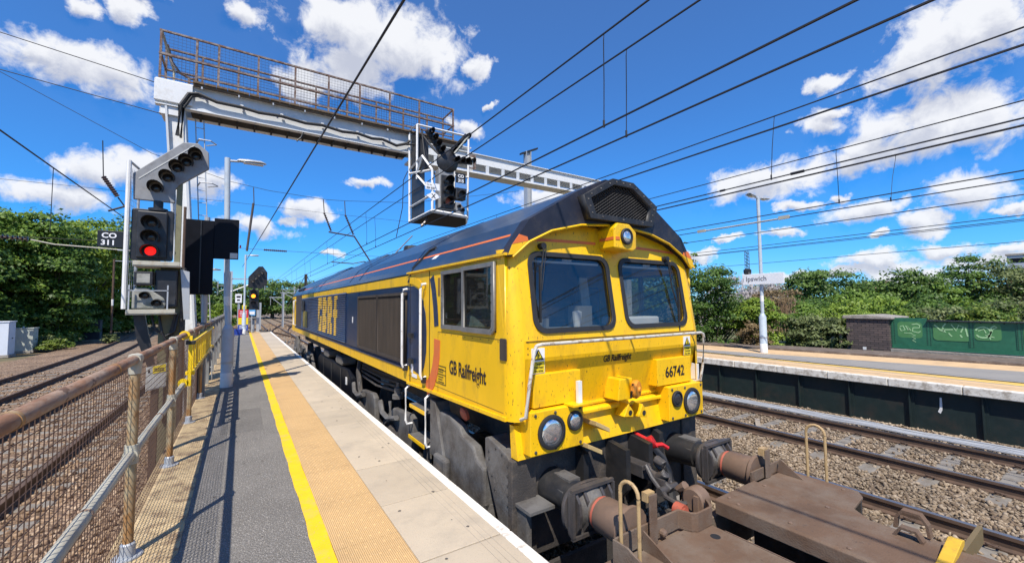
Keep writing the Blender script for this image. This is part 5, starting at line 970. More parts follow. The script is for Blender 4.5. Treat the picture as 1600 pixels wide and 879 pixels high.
def near_signal():
    T=thing('colour_light_signal','black signal showing a red light under a grey five-lamp direction indicator','railway signal',(-1.1,9.5,ZB))
    P=lambda n,mb,m,par=T,**k: mesh_obj(n,mb,M[m],par,**k)
    Y=9.5
    ind=P('direction_indicator',MB().prism([(-1.63,4.05),(-.96,4.74),(-.74,4.76),(-.58,4.62),(-.565,4.31),(-1.0,3.93),(-1.05,3.84),(-1.05,3.60),(-1.61,3.60)],'y',Y,Y+.07),'siggrey',bevel=.012)
    for k,(x,z) in enumerate(((-1.31,3.86),(-1.16,4.07),(-1.03,4.27),(-.90,4.40),(-.765,4.54))):
        lens(x,Y-.002,z-.03,.075,'lensoff',ind); hood(x,Y,z-.02,.108,.30,'sigblack',ind)
    P('lamp_cowl_plate',MB().prism([(-1.55,3.98),(-.80,4.72),(-.79,4.705),(-1.55,3.955)],'y',Y-.006,Y-.0005),'signgrey',ind)
    P('neck',MB().lathe((-1.28,Y+.05,3.42),(0,0,1),[(0,.14),(.05,.14),(.06,.07),(.19,.07)],16),'sigblack',smooth=True)
    hd=P('signal_head',MB().prism(rrect(-1.62,-1.05,2.54,3.44,.04,3),'y',Y-.02,Y+.04),'sigblack',bevel=.01)
    P('head_casing',MB().box(-1.54,-1.13,2.56,3.40,0,1) and MB().box(-1.54,-1.13,Y-.08,Y-.021,2.58,3.40),'sigblack',hd,bevel=.02); P('head_back',MB().box(-1.52,-1.15,Y+.041,Y+.32,2.58,3.40),'sigblack',hd,bevel=.03)
    for z,m in ((3.20,'lensoff'),(2.95,'lensoff'),(2.70,'red_on')):
        lens(-1.345,Y-.082,z,.078,m,hd); hood(-1.345,Y-.08,z,.122,.26,'sigblack',hd)
    pl=P('upper_platform',MB().box(-1.54,-.92,Y-.25,Y+.28,2.42,2.445).box(-1.54,-.92,Y-.26,Y-.235,2.44,2.51),'fencerail',bevel=.003)
    P('auxiliary_lamp_box',MB().box(-1.53,-1.28,Y-.2,Y+.02,2.10,2.34),'sigblack',bevel=.015); P('auxiliary_lamp_face',MB().box(-1.49,-1.32,Y-.206,Y-.2005,2.14,2.30),'sigcream')
    sh=P('subsidiary_signal',MB().prism([(-1.55,1.70),(-1.55,2.0),(-1.50,2.06),(-1.36,2.06),(-1.13,1.88),(-1.10,1.78),(-1.13,1.70)],'y',Y-.16,Y+.0),'sigcream',bevel=.02)
    for x,z in ((-1.38,1.93),(-1.22,1.80)): lens(x,Y-.162,z,.06,'lensoff',sh); hood(x,Y-.16,z,.07,.14,'sigblack',sh)
    P('lower_platform',MB().box(-1.60,-.96,Y-.28,Y+.28,1.60,1.625).box(-1.60,-.96,Y-.29,Y-.265,1.62,1.69),'fencerail',bevel=.003)
    P('cage_bar',MB().box(-1.58,-1.56,Y-.27,Y-.25,1.69,2.10),'galv'); P('cage_bar',MB().box(-1.08,-1.06,Y-.27,Y-.25,1.69,2.1),'galv'); P('equipment_box',MB().box(-1.27,-.96,Y-.12,Y+.04,1.72,2.38),'sigblack',bevel=.02); P('cage_bar',MB().box(-1.58,-1.06,Y-.27,Y-.255,2.0,2.015),'galv')
    P('column',MB().box(-1.22,-.92,Y+.05,Y+.30,ZB,2.42),'timber',bevel=.01); P('column_flange',MB().box(-.92,-.87,Y+.0,Y+.34,ZB,2.44),'grime')
    P('bracket_arm',MB().prism([(-1.30,.6),(-1.22,.6),(-1.40,1.60),(-1.55,1.60),(-1.5,1.2)],'y',Y,Y+.08),'sigblack'); P('bracket_arm',MB().prism([(-1.12,.95),(-1.05,.95),(-.93,1.6),(-1.0,1.6)],'y',Y-.02,Y+.04),'grime')
    P('cable_loop',MB().tube([(-1.3,Y-.02,1.58),(-1.25,Y-.08,1.35),(-1.1,Y-.08,1.22),(-.98,Y-.06,1.3),(-.95,Y-.02,1.58)],.022,6).tube([(-1.2,Y-.02,1.58),(-1.15,Y-.1,1.3),(-1.05,Y-.1,1.05),(-1.1,Y,.5),(-1.1,Y+.02,-.3)],.02,6),'rubber',smooth=True)
    P('mossy_mast',MB().box(-1.03,-.95,Y+.02,Y+.09,2.44,3.98),'timber'); P('conduit',MB().cyl((-.90,Y+.03,2.3),(-.90,Y+.03,3.55),.022,n=8),'rust')
    P('side_bracket',MB().prism([(-.93,2.40),(-.80,2.36),(-.78,1.5),(-.86,1.5)],'y',Y-.05,Y+.0),'galv')
    # back cage with ladder mesh
    P('cage_post',MB().tube([(-1.665,Y-.05,1.70),(-1.672,Y-.05,4.25)],.035,8),'white'); P('cage_post',MB().tube([(-1.62,Y+.5,1.75),(-1.62,Y+.5,4.2)],.02,6),'galv')
    P('cage_rail',MB().tube([(-1.672,Y-.05,4.25),(-1.5,Y+.3,4.12),(-1.35,Y+.6,4.05)],.02,6),'galv')
    g=MB()
    for k in range(22): g.tube([(-1.66,Y+.0,2.0+k*.1),(-1.62,Y+.5,2.0+k*.1)],.003,4)
    for k in range(6): g.tube([(-1.66+.008*k,Y+.0+.1*k,1.9),(-1.66+.008*k,Y+.1*k,4.15)],.003,4)
    P('cage_mesh',g,'galv')
    np_=P('number_plate',MB().box(-2.03,-1.70,Y-.03,Y-.015,2.735,3.015),'signblack',bevel=.004); P('plate_bracket',MB().box(-1.78,-1.66,Y-.014,Y+.0,2.69,2.71),'galv')
    text_obj('plate_lettering','CO',.118,on_front(-1.885,2.895,Y-.033),M['signwhite'],np_,1.05,.003,.004,align='CENTER'); text_obj('plate_lettering','311',.118,on_front(-1.895,2.775,Y-.033),M['signwhite'],np_,1.05,.003,.004,align='CENTER')
near_signal()
# dark boards facing the other way
T=thing('signal_backboard','tall dark navy board with a square wing, between the red signal and the lamp post','signal back board',(-.6,10.3,ZB))
P=lambda n,mb,m,par=T,**k: mesh_obj(n,mb,M[m],par,**k)
P('main_board',MB().box(-.985,-.497,10.30,10.34,1.97,3.47),'sigboard',bevel=.006); P('wing_board',MB().box(-.496,-.075,10.29,10.33,2.70,3.53),'sigboard',bevel=.006)
P('board_edge',MB().box(-.72,-.70,10.285,10.299,2.0,3.46),'sigblack'); P('data_plate',MB().box(-.22,-.09,10.283,10.289,2.72,2.83),'signgrey')
P('support_post',MB().cyl((-.62,10.40,ZB),(-.62,10.40,3.55),.05,n=10),'galv'); P('side_lamp',MB().lathe((-.06,10.33,2.98),(1,0,0),[(0,.03),(.03,.03)],8),'redpaint')
P('support_arm',MB().box(-.62,-.3,10.345,10.38,2.9,2.96),'galv')

# ------------------------------------------------------------ gantry over the tracks
GY=11.9
def gantry():
    T=thing('signal_gantry','grey steel gantry with a rusty railed walkway spanning above the platform and train','gantry',(2,GY,ZB))
    P=lambda n,mb,m,par=T,**k: mesh_obj(n,mb,M[m],par,**k)
    def leg(x0,x1,xt0,xt1,y0,y1,zt): return MB().ring([[(x0,y0,ZB),(x1,y0,ZB),(x1,y1,ZB),(x0,y1,ZB)],[(xt0,y0,zt),(xt1,y0,zt),(xt1,y1,zt),(xt0,y1,zt)]])
    P('column',leg(-1.0,-.74,-1.53,-1.22,GY+.05,GY+.10,6.28),'gantryw'); P('column',leg(-1.02,-.98,-1.55,-1.51,GY-.05,GY+.45,6.28),'gantry'); P('column',leg(-.76,-.72,-1.24,-1.19,GY-.05,GY+.45,6.28),'gantry')
    lb=MB()
    for s in (0,.16): lb.tube([(-.70+s,GY+.3,0),(-1.02+s,GY+.3,6.2)],.013,5)
    P('ladder_rails',lb,'galv'); rg=MB()
    for k in range(21): rg.tube([(-.70-.0155*k,GY+.3,.3+.3*k),(-.54-.0155*k,GY+.3,.3+.3*k)],.009,5)
    P('ladder_rungs',rg,'galv')
    for z in (2.6,3.6,4.6,5.6): P('ladder_hoop',MB().tube([(-.70-.0516*z,GY+.3,z),(-.62-.0516*z,GY-.1,z),(-.40-.0516*z,GY-.1,z),(-.30-.0516*z,GY+.1,z),(-.50-.0516*z,GY+.3,z)],.015,5),'galv')
    # main beam: web, flanges, dark soffit
    P('beam_web',MB().box(-1.72,4.12,GY,GY+.03,6.30,6.84),'gantry'); P('beam_web',MB().box(-1.72,4.12,GY+.57,GY+.60,6.30,6.84),'gantry')
    P('beam_flange',MB().box(-1.72,6.2,GY-.05,GY+.65,6.843,6.87),'gantryw'); P('beam_flange',MB().box(-1.72,4.12,GY-.06,GY+.10,6.275,6.297).box(-1.72,4.12,GY+.5,GY+.66,6.275,6.297),'gantryw')
    P('beam_end_box',MB().box(-1.74,-1.06,GY-.07,GY-.001,6.36,6.842),'gantryw',bevel=.006); P('beam_end_cap',MB().box(-1.62,-1.30,GY-.02,GY+.5,6.08,6.272),'gantryw')
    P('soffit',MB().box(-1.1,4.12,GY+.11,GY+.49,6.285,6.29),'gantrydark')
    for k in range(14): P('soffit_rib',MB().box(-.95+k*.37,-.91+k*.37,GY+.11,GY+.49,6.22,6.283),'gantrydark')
    P('maker_badge',MB().prism([(-1.03,6.30),(-.93,6.30),(-.88,6.40),(-.98,6.42)],'y',GY+.1 if 0 else GY+.102,GY+.106),'signgrey')
    # lattice continuation to the right
    P('lattice_top',MB().box(4.13,13.9,GY-.0,GY+.03,6.38,6.68),'gantryw'); P('lattice_top',MB().box(4.13,13.9,GY-.06,GY+.45,6.683,6.705),'gantryw'); P('lattice_bottom',MB().box(4.13,13.9,GY-.06,GY+.45,6.04,6.10),'gantryw')
    for k in range(16): P('lattice_batten',MB().prism([(4.3+k*.62,6.103),(4.42+k*.62,6.103),(4.42+k*.62,6.378),(4.3+k*.62,6.378)],'y',GY+.005,GY+.025),'gantry')
    P('lattice_back',MB().box(4.13,13.9,GY+.42,GY+.44,6.3,6.68),'gantry')
    P('column',MB().box(13.55,13.85,GY,GY+.4,0,6.03),'gantry'); P('rust_plate',MB().box(6.05,6.35,GY-.09,GY-.062,6.55,6.62).box(6.28,6.35,GY-.09,GY-.062,6.15,6.549).box(6.05,6.279,GY-.09,GY-.062,6.15,6.20),'rustrail')
    # walkway
    wk=MB(); x=-1.05
    while x<5.6: wk.box(x,x+.21,GY-.16,GY+.95,6.885+random.uniform(0,.008),6.935); x+=.22
    P('walkway_deck',wk,'plank'); P('deck_bearer',MB().box(-1.05,5.6,GY-.12,GY-.06,6.83,6.884).box(-1.05,5.6,GY+.85,GY+.92,6.83,6.884),'plank')
    for k in range(9): P('deck_bracket',MB().box(-.9+k*.72,-.87+k*.72,GY-.15,GY-.06,6.78,6.83),'galv')
    for fy,xs in ((GY,[-1.66,-1.01,-.585,.226,1.05,1.86,2.68,3.53,4.435,5.57]),(GY+.8,[-1.66,-.95,-.2,.75,1.65,2.5,3.35,4.2,5.0,5.57])):
        for x in xs: P('railing_post',MB().box(x-.022,x+.022,fy-.022,fy+.022,6.87,8.0),'rustrail')
        P('railing_rail',MB().box(-1.69,5.6,fy-.024,fy+.024,7.98,8.02),'rustrail'); P('railing_rail',MB().box(-1.69,5.6,fy-.03,fy+.03,7.44+(.0 if fy==GY else .02),7.485),'rustrail')
        P('railing_rail',MB().box(-1.0,5.6,fy-.018,fy+.018,7.08,7.105),'rustrail'); P('railing_rail',MB().box(-1.69,-1.0,fy-.018,fy+.018,6.93,6.955),'rustrail')
        m=MB()
        for x in np.arange(-1.66,5.57,.075): m.box(x-.0018,x+.0018,fy-.002,fy+.002,6.95,7.97)
        for z in np.arange(7.0,7.97,.075): m.box(-1.66,5.57,fy+.0031,fy+.0066,z-.0018,z+.0018)
        P('mesh_panel',m,'wire')
    for x in (-1.66,5.57):
        P('end_rail',MB().box(x-.02,x+.02,GY+.03,GY+.77,7.98,8.015).box(x-.02,x+.02,GY+.03,GY+.77,7.45,7.48),'rustrail')
    P('ladder_gate',MB().tube([(-1.6,GY+.4,7.9),(-1.5,GY+.4,7.5),(-1.35,GY+.4,7.28),(-1.15,GY+.4,7.2),(-1.0,GY+.4,7.22)],.03,6).box(-1.2,-1.15,GY+.38,GY+.42,6.9,7.2),'rustrail')
    P('end_stay',MB().tube([(-1.66,GY,8.0),(-1.5,GY+.75,7.45),(-1.5,GY+.75,6.9)],.03,6),'fencerail')
    # power cable clipped along the web
    c=[]; cl=[(-1.30,5.6,.02),(-1.27,6.3,0),(-1.12,6.62,0),(-.95,6.66,0),(-.6,6.56,0),(-.1,6.56,0),(.25,6.52,0),(.75,6.55,0),(1.3,6.50,0),(1.7,6.54,0),(2.2,6.48,0),(2.6,6.52,0),(3.0,6.46,0),(3.3,6.50,0),(3.7,6.40,0),(4.0,6.52,0),(4.1,6.62,0)]
    P('power_cable',MB().tube([(x,GY-.11,z) for x,z,_ in cl],.042,8).tube([(x+.06,GY-.10,z-.04) for x,z,_ in cl[:4]],.028,6),'rubber',smooth=True)
    for x,z in ((-.1,6.60),(.75,6.59),(1.7,6.58),(2.6,6.56),(3.3,6.54)): P('cable_cleat',MB().box(x-.03,x+.03,GY-.12,GY-.055,z-.01,z+.02),'white')
    P('hanging_pipe',MB().tube([(1.25,GY-.1,6.25),(1.2,GY-.1,6.1),(1.1,GY-.1,5.98)],.02,6),'black')
gantry()
def cage_signal():
    T=thing('gantry_signal','white framed signal cage of black lamps hanging from the gantry above the train','railway signal',(4.9,10.9,4.2))
    P=lambda n,mb,m,par=T,**k: mesh_obj(n,mb,M[m],par,**k)
    def bar(n,a,b,w=.045,m='white'): return P(n,MB().tube([a,b],w,4),m)
    A=(4.1,10.02,4.17); B=(4.1,11.76,4.17); C=(5.20,10.25,4.17); D=(5.66,11.2,4.2)
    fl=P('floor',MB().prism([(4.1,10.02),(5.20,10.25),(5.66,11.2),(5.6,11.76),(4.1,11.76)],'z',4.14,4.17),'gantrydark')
    for a,b in ((A,B),(A,C),(C,D)): bar('frame_bar',a,b,.05)
    for a,b in ((A,(4.1,10.02,5.25)),((4.1,10.02,5.25),(4.1,10.75,5.85)),((4.1,10.75,5.85),(4.1,11.15,5.5)),((4.1,11.15,5.3),(4.1,11.15,6.88)),(B,(4.1,11.8,6.95)),((4.1,11.15,6.88),(4.1,11.8,6.95)),((4.1,11.15,6.88),(5.72,11.1,6.86)),((5.72,11.1,6.86),(5.70,11.15,4.3)),((4.1,10.02,5.25),(4.1,11.76,5.62)),((4.1,10.02,4.6),(4.1,11.7,4.6)),((4.1,10.75,5.85),(4.1,11.76,5.75)),((4.1,11.15,5.4),(4.1,10.4,4.9)),((4.2,10.1,4.6),(4.2,11,4.75))): bar('frame_bar',a,b,.035)
    bar('frame_bar',(4.62,10.75,4.17),(4.62,10.75,6.0),.04); bar('frame_bar',(5.0,11.15,5.6),(5.7,11.12,5.6),.03); bar('frame_bar',(5.25,11.13,4.3),(5.25,11.13,5.8),.03)
    P('side_panel',MB().box(4.13,4.15,10.7,11.7,4.2,5.55),'sigblack'); P('side_panel',MB().box(4.14,4.15,11.2,11.75,5.6,6.8),'sigblack')
    g=MB()
    for k in range(12): g.tube([(5.30+.034*k,11.16,4.3),(5.30+.034*k,11.16,5.6)],.004,4)
    for k in range(12): g.tube([(5.28,11.164,4.35+k*.11),(5.7,11.164,4.35+k*.11)],.004,4)
    P('cage_mesh',g,'galv')
    # head with three aspects
    Y=10.30
    hd=P('signal_head',MB().box(4.40,4.86,Y,Y+.28,4.30,5.42),'siggrey',bevel=.03); P('head_face',MB().box(4.46,4.82,Y-.04,Y-.002,4.34,5.25),'sigblack',hd,bevel=.01)
    for z,m in ((5.10,'lensoff'),(4.83,'lensoff'),(4.54,'orangered')):
        lens(4.64,Y-.042,z,.09,m,hd); hood(4.64,Y-.04,z,.13,.26,'sigblack',hd)
    # three-armed direction indicator
    ctr=(4.66,Y+.05,5.62)
    ind=P('indicator_hub',MB().lathe((4.66,Y+.08,5.66),(0,-1,0),[(0,.30),(.08,.32),(.12,.28),(.16,.05)],20),'sigblack',smooth=True)
    for (tx,tz) in ((4.08,6.42),(5.26,6.52),(5.42,5.78)):
        d=Vector((tx-4.60,0,tz-5.72)); L=d.length; d.normalize(); q=Vector((d.z,0,-d.x))*.09; a=Vector((4.62,Y,5.72)); b=Vector((tx,Y,tz))
        ar=P('indicator_arm',MB().ring([[tuple(a+q),tuple(a-q),tuple(a-q+Vector((0,.06,0))),tuple(a+q+Vector((0,.06,0)))],[tuple(b+q*.8),tuple(b-q*.8),tuple(b-q*.8+Vector((0,.06,0))),tuple(b+q*.8+Vector((0,.06,0)))]]),'sigblack',ind)
        for k in range(4):
            p=a+d*(L*(.32+.2*k)); lens(p.x,Y-.002,p.z,.055,'lensoff',ar); hood(p.x,Y,p.z,.075,.26,'sigblack',ar)
    P('indicator_edge',MB().tube([(4.75,Y-.24,5.82),(5.2,Y-.24,6.42)],.03,4),'sigcream',ind)
    np_=P('number_plate',MB().box(4.86,5.16,Y-.10,Y-.085,5.08,5.36),'signblack',bevel=.004)
    text_obj('plate_lettering','CO',.12,on_front(5.01,5.235,Y-.103),M['signwhite'],np_,1.0,.004,.004,align='CENTER'); text_obj('plate_lettering','315',.12,on_front(5.01,5.105,Y-.103),M['signwhite'],np_,1.0,.004,.004,align='CENTER')
    sb=P('subsidiary_signal',MB().prism([(4.86,4.62),(5.16,4.62),(5.20,4.95),(4.86,4.95)],'y',Y-.1,Y+.1),'sigblack',bevel=.02); hood(5.02,Y-.1,4.76,.11,.12,'sigblack',sb)
    s2=P('subsidiary_signal',MB().prism([(4.86,4.22),(5.12,4.22),(5.12,4.40),(4.98,4.54),(4.86,4.54)],'y',Y-.1,Y+.1),'siggrey',bevel=.02)
    for x,z in ((4.94,4.42),(5.05,4.32)): lens(x,Y-.102,z,.04,'lensoff',s2); hood(x,Y-.1,z,.05,.1,'sigblack',s2)
    wb=P('notice_board',MB().box(3.80,4.19,9.99-.0,10.0,4.68,4.86),'signwhite'); 
    text_obj('board_lettering','Tel. No.',.05,on_front(3.83,4.79,9.988),M['signblack'],wb,.9,.0,.002); text_obj('board_lettering','024 3057',.075,on_front(3.83,4.70,9.988),M['signblack'],wb,.85,.002,.002)
    xb=P('diamond_board',MB().prism([(3.82,4.52),(4.02,4.64),(4.22,4.52),(4.02,4.40)],'y',9.99,10.0),'signwhite'); text_obj('board_lettering','X',.16,on_front(4.02,4.465,9.988),M['signblack'],xb,1,.004,.002,align='CENTER')
    for o in (wb,xb): o.location=(.10,0,.03)
    P('junction_boxes',MB().box(4.2,4.5,11.3,11.6,5.7,6.6),'sigblack'); P('cables',MB().tube([(4.0,11.8,6.5),(4.2,11.4,6.4),(4.3,11.3,6.7),(4.45,10.9,6.2),(4.6,10.5,5.8)],.03,6).tube([(4.25,11.2,6.8),(4.3,11.1,6.0),(4.5,10.7,5.3)],.025,6),'rubber',smooth=True)
    P('insulator',MB().tube([(4.22,10.6,4.14),(4.15,10.6,4.0),(4.02,10.6,3.86)],.035,6),'insul')
    P('side_cable',MB().tube([(4.05,11.8,5.7),(3.92,11.8,5.4),(3.9,11.8,4.6),(3.72,11.8,3.7)],.012,5),'wire')
cage_signal()

# far end of the platform
T=thing('colour_light_signal','far signal showing an amber light and a lit row of white indicator lamps','railway signal',(.75,33.6,0))
P=lambda n,mb,m,par=T,**k: mesh_obj(n,mb,M[m],par,**k)
Y=33.6
ind=P('direction_indicator',MB().prism([(.36,3.05),(.36,3.75),(.95,4.50),(1.2,4.52),(1.48,4.1),(1.48,3.3),(1.12,2.95)],'y',Y,Y+.12),'sigblack')
for k in range(4): x,z=.62+.18*k,3.35+.20*k; lens(x,Y-.002,z+.12,.075,'paper',ind); hood(x,Y,z+.12,.10,.3,'sigblack',ind)
hd=P('signal_head',MB().box(.45,1.0,Y,Y+.2,.9,2.9),'sigblack',bevel=.03)
lens(.68,Y-.002,2.45,.13,'amber_on',hd); hood(.68,Y,2.45,.19,.3,'sigblack',hd); hood(.68,Y,2.75,.17,.3,'sigblack',hd); lens(.68,Y-.002,2.0,.1,'lensoff',hd); hood(.68,Y,2.0,.15,.3,'sigblack',hd)
P('post',MB().cyl((.72,Y+.3,ZB),(.72,Y+.3,3.2),.08,n=10),'galv'); P('neck',MB().box(.65,.8,Y+.02,Y+.2,2.91,3.04),'sigblack')
T=thing('warning_notice','tall red, yellow and blue warning notice at the platform end','notice',(.1,32.6,0))
P=lambda n,mb,m,par=T,**k: mesh_obj(n,mb,M[m],par,**k)
for z0,z1,m in ((1.0,1.52,'signred'),(.55,.995,'signyellow'),(.18,.545,'signblue')): P('notice_panel',MB().box(-.15,.40,32.58,32.6,z0,z1),m)
tl=MB()
for z in (1.42,1.34,1.26,1.14,.45,.38,.3): tl.box(-.08,.32,32.574,32.5795,z-.02,z+.012)
P('text_lines',tl,'signwhite'); P('post',MB().box(-.12,-.08,32.605,32.65,0,1.9).box(.33,.37,32.605,32.65,0,1.5),'galv'); P('small_plate',MB().box(.05,.28,32.58,32.6,1.56,1.82),'signyellow')
T=thing('notice_board','small pale blue notice on a post beside the red and yellow notice','notice',(.6,32.8,0))
mesh_obj('plate',MB().box(.43,.80,32.78,32.8,1.12,1.52),M['signlblue'],T); mesh_obj('post',MB().box(.58,.63,32.805,32.85,0,1.5),M['galv'],T); mesh_obj('text_panel',MB().box(.47,.76,32.774,32.7795,1.2,1.4),M['signwhite'],T)
T=thing('platform_gate','pale grey gate and post closing off the end of the platform','gate',(.7,33.2,0))
mesh_obj('gate_post',MB().box(.88,1.06,33.1,33.25,0,1.5),M['galv'],T); mesh_obj('gate_frame',MB().box(-.2,.87,33.15,33.19,.1,.16).box(-.2,.87,33.15,33.19,.95,1.0).box(-.2,-.15,33.15,33.19,.16,.95).box(.55,.6,33.15,33.19,.16,.95),M['galv'],T); mesh_obj('gate_brace',MB().box(.6,.87,33.16,33.18,.5,.56),M['galv'],T)
T=thing('trespass_mat','black spiked anti-trespass mat beside the gate at the platform end','mat',(1.4,33,0))
for i in range(4):
    for j in range(2):
        x=1.12+i*.17; y=32.75+j*.25
        mesh_obj('spike_row',MB().add([(x,y,.012),(x+.16,y,.012),(x+.16,y+.24,.012),(x,y+.24,.012),(x+.08,y+.12,.2)],[(3,2,1,0),(0,1,4),(1,2,4),(2,3,4),(3,0,4)]),M['rubber'],T)
T=thing('speed_board','small white square board on the mast beyond the platform fence','sign',(-.3,40,1))
mesh_obj('plate',MB().box(-.42,.02,40,40.03,2.05,2.75),M['signwhite'],T); mesh_obj('plate_marks',MB().box(-.34,-.06,39.994,39.9995,2.45,2.6).box(-.3,-.1,39.994,39.9995,2.2,2.32),M['signblack'],T); mesh_obj('post',MB().cyl((-.2,40.1,ZB),(-.2,40.1,2.8),.05,n=8),M['galv'],T)

# station name sign on the two-headed lamp post
T=thing('station_sign','white station name sign fixed across the two-headed lamp post','sign',(14.9,7.1,2.3))
sgn=mesh_obj('sign_panel',MB().box(14.86,14.90,6.44,7.78,2.335,2.70),M['signwhite'],T,bevel=.006)
text_obj('sign_lettering','Ipswich',.235,lambda u,v,w:(14.856-w,7.66-u,2.46+v),M['txtgrey'],sgn,.98,.0015,.004)
mesh_obj('edge_mark',MB().box(14.854,14.8585,7.735,7.745,2.44,2.58),M['txtgrey'],sgn); mesh_obj('clamp',MB().box(14.90,15.07,7.17,7.27,2.42,2.46).box(14.90,15.07,7.17,7.27,2.60,2.64),M['galv'],T)

# ------------------------------------------------------------ cabinets and posts on the left
def cabinet(name,label,x,y,w,d,h,m):
    T=thing(name,label,'cabinet',(x,y,ZB))
    b=mesh_obj('cabinet_body',MB().box(x-w/2,x+w/2,y-d/2,y+d/2,ZB,ZB+h),M[m],T,bevel=.015); mesh_obj('cabinet_roof',MB().box(x-w/2-.04,x+w/2+.04,y-d/2-.04,y+d/2+.04,ZB+h+.001,ZB+h+.06),M[m],T,bevel=.01)
    mesh_obj('door',MB().box(x+w/2+.001,x+w/2+.012,y-d/2+.06,y+d/2-.06,ZB+.1,ZB+h-.06),M[m],T); mesh_obj('plinth',MB().box(x-w/2-.05,x+w/2+.05,y-d/2-.05,y+d/2+.05,ZB-.1,ZB+.06),M['stonecap'],T); mesh_obj('lifting_eye',MB().lathe((x,y,ZB+h+.06),(0,0,1),[(0,.04),(.1,.04)],8),M['galv'],T); mesh_obj('handle',MB().box(x+w/2+.013,x+w/2+.04,y-.05,y+.05,ZB+h*.5,ZB+h*.5+.06),M['rubber'],T)
cabinet('trackside_cabinet','tall white trackside cabinet at the left edge under the trees',-12.0,36.9,1.3,.9,1.95,'cabinet')
cabinet('trackside_cabinet','low grey-green trackside cabinet right of the tall white one',-11.7,39.6,1.1,.8,1.45,'cabinetg')
cabinet('trackside_cabinet','dark cabinet with a pale side standing in the shade of the trees',-10.6,49.5,1.0,.8,1.65,'cabdark')
T=thing('timber_pole','thin brown pole with a white band at the edge of the trees','pole',(-8.6,45,ZB))
mesh_obj('pole',MB().cyl((-8.6,45,ZB),(-8.6,45,5.6),.07,n=8),M['rust'],T); mesh_obj('white_band',MB().cyl((-8.6,45,1.9),(-8.6,45,2.4),.075,n=8),M['white'],T); mesh_obj('cross_bar',MB().box(-8.6,-7.3,44.98,45.02,5.45,5.5),M['galv'],T)

# ------------------------------------------------------------ overhead line
def sagline(x0,y0,z0,x1,y1,z1,sag,n=14): return [(x0+(x1-x0)*t,y0+(y1-y0)*t,z0+(z1-z0)*t-4*sag*t*(1-t)) for t in np.linspace(0,1,n)]
def oline(label,xc,zc,xm=None,zm=None,drops=(),r=.012,y0=-12,y1=150,extra=None):
    T=thing('overhead_wire',label,'overhead wire',(xc,0,zc),'overhead line wires')
    mesh_obj('contact_wire',MB().tube([(xc,y0,zc),(xc,20,zc),(xc,y1,zc)],r,5),M['wire'],T,smooth=True)
    if xm is not None:
        mesh_obj('catenary_wire',MB().tube([(xm,y0,zm),(xm,8,zm),(xm,20,zm+.05),(xm,y1,zm+.05)],r,5),M['wire'],T,smooth=True)
        for y in drops:
            d=mesh_obj('dropper',MB().tube([(xm,y-.06,zm),(xm,y-.05,zm-.08),(xc+(xm-xc)*.4+.01,y,(zm+zc)/2),(xc,y+.03,zc)],.006,4).cyl((xc,y+.03,zc-.02),(xc,y+.03,zc+.07),.014,n=6),M['wire'],T)
    return T
oline('overhead wire pair passing nearest above the locomotive roof',3.68,3.90,3.62,5.0,(3.5,15,23,32,41))
oline('second overhead wire pair above the locomotive roof, just right of the nearest',4.15,3.90,4.09,5.0,(3.56,15.6,24,33,42))
oline('thick overhead wire crossing just above the brow of the locomotive',5.55,3.9)
oline('overhead wire pair over the track nearest the far platform, with a splice',7.8,3.9,7.81,5.0,(3.48,13,22))
oline('thin overhead wire running close beside the spliced wire on the right',8.12,3.9)
oline('overhead wire pair over the far platform edge',10.98,3.9,10.7,5.0,(3.55,13))
oline('overhead wire pair over the far platform with a pale clamp fitting',11.75,3.9,11.9,4.9,(2.88,12))
oline('single overhead wire crossing behind the two-headed lamp post',13.5,3.9)
oline('close double wire beyond the far platform',17.63,3.9,17.7,4.02,())
oline('lower pair of thin wires low in the sky beyond the far platform',24.3,3.9,24.6,4.7,(16,18.5))
T=[o for o in COL.objects if o.get('label','').startswith('overhead wire pair over the far platform with a pale')][0]
mesh_obj('splice_rod',MB().cyl((11.75,5.1,3.9),(11.75,7.2,3.9),.022,n=8),M['fencerail'],T); mesh_obj('clamp',MB().box(11.72,11.78,4.9,5.15,3.87,3.96),M['fencerail'],T); mesh_obj('clamp',MB().box(11.72,11.78,7.2,7.45,3.87,3.95),M['fencerail'],T)
T=[o for o in COL.objects if o.get('label','').startswith('overhead wire pair over the track nearest')][0]
mesh_obj('splice',MB().cyl((7.8,3.0,3.9),(7.8,3.2,3.9),.025,n=8),M['wire'],T); mesh_obj('splice',MB().cyl((7.8,4.35,3.9),(7.8,4.45,3.9),.022,n=8),M['wire'],T)
def wire(label,pts,r=.012,drops=()):
    T=thing('overhead_wire',label,'overhead wire',pts[0],'overhead line wires'); mesh_obj('wire',MB().tube(pts,r,5),M['wire'],T,smooth=True)
    for (x,y,z0,z1) in drops: mesh_obj('dropper',MB().tube([(x,y,z0),(x,y,z1)],.005,4),M['wire'],T)
    return T
wire('dark slanting wire crossing from the top of the sky in front of the gantry',[(1.55,-4,5.0),(1.39,4.2,5.0),(.0,40,4.95)],.016)
wire('wire slanting down at the left edge above the trees',[(-2.62,2,3.92),(-2.5,9,3.9),(-2.42,14,3.9),(-2.42,40,3.9)],.011,[(-2.5,9.2,3.9,2.9)])
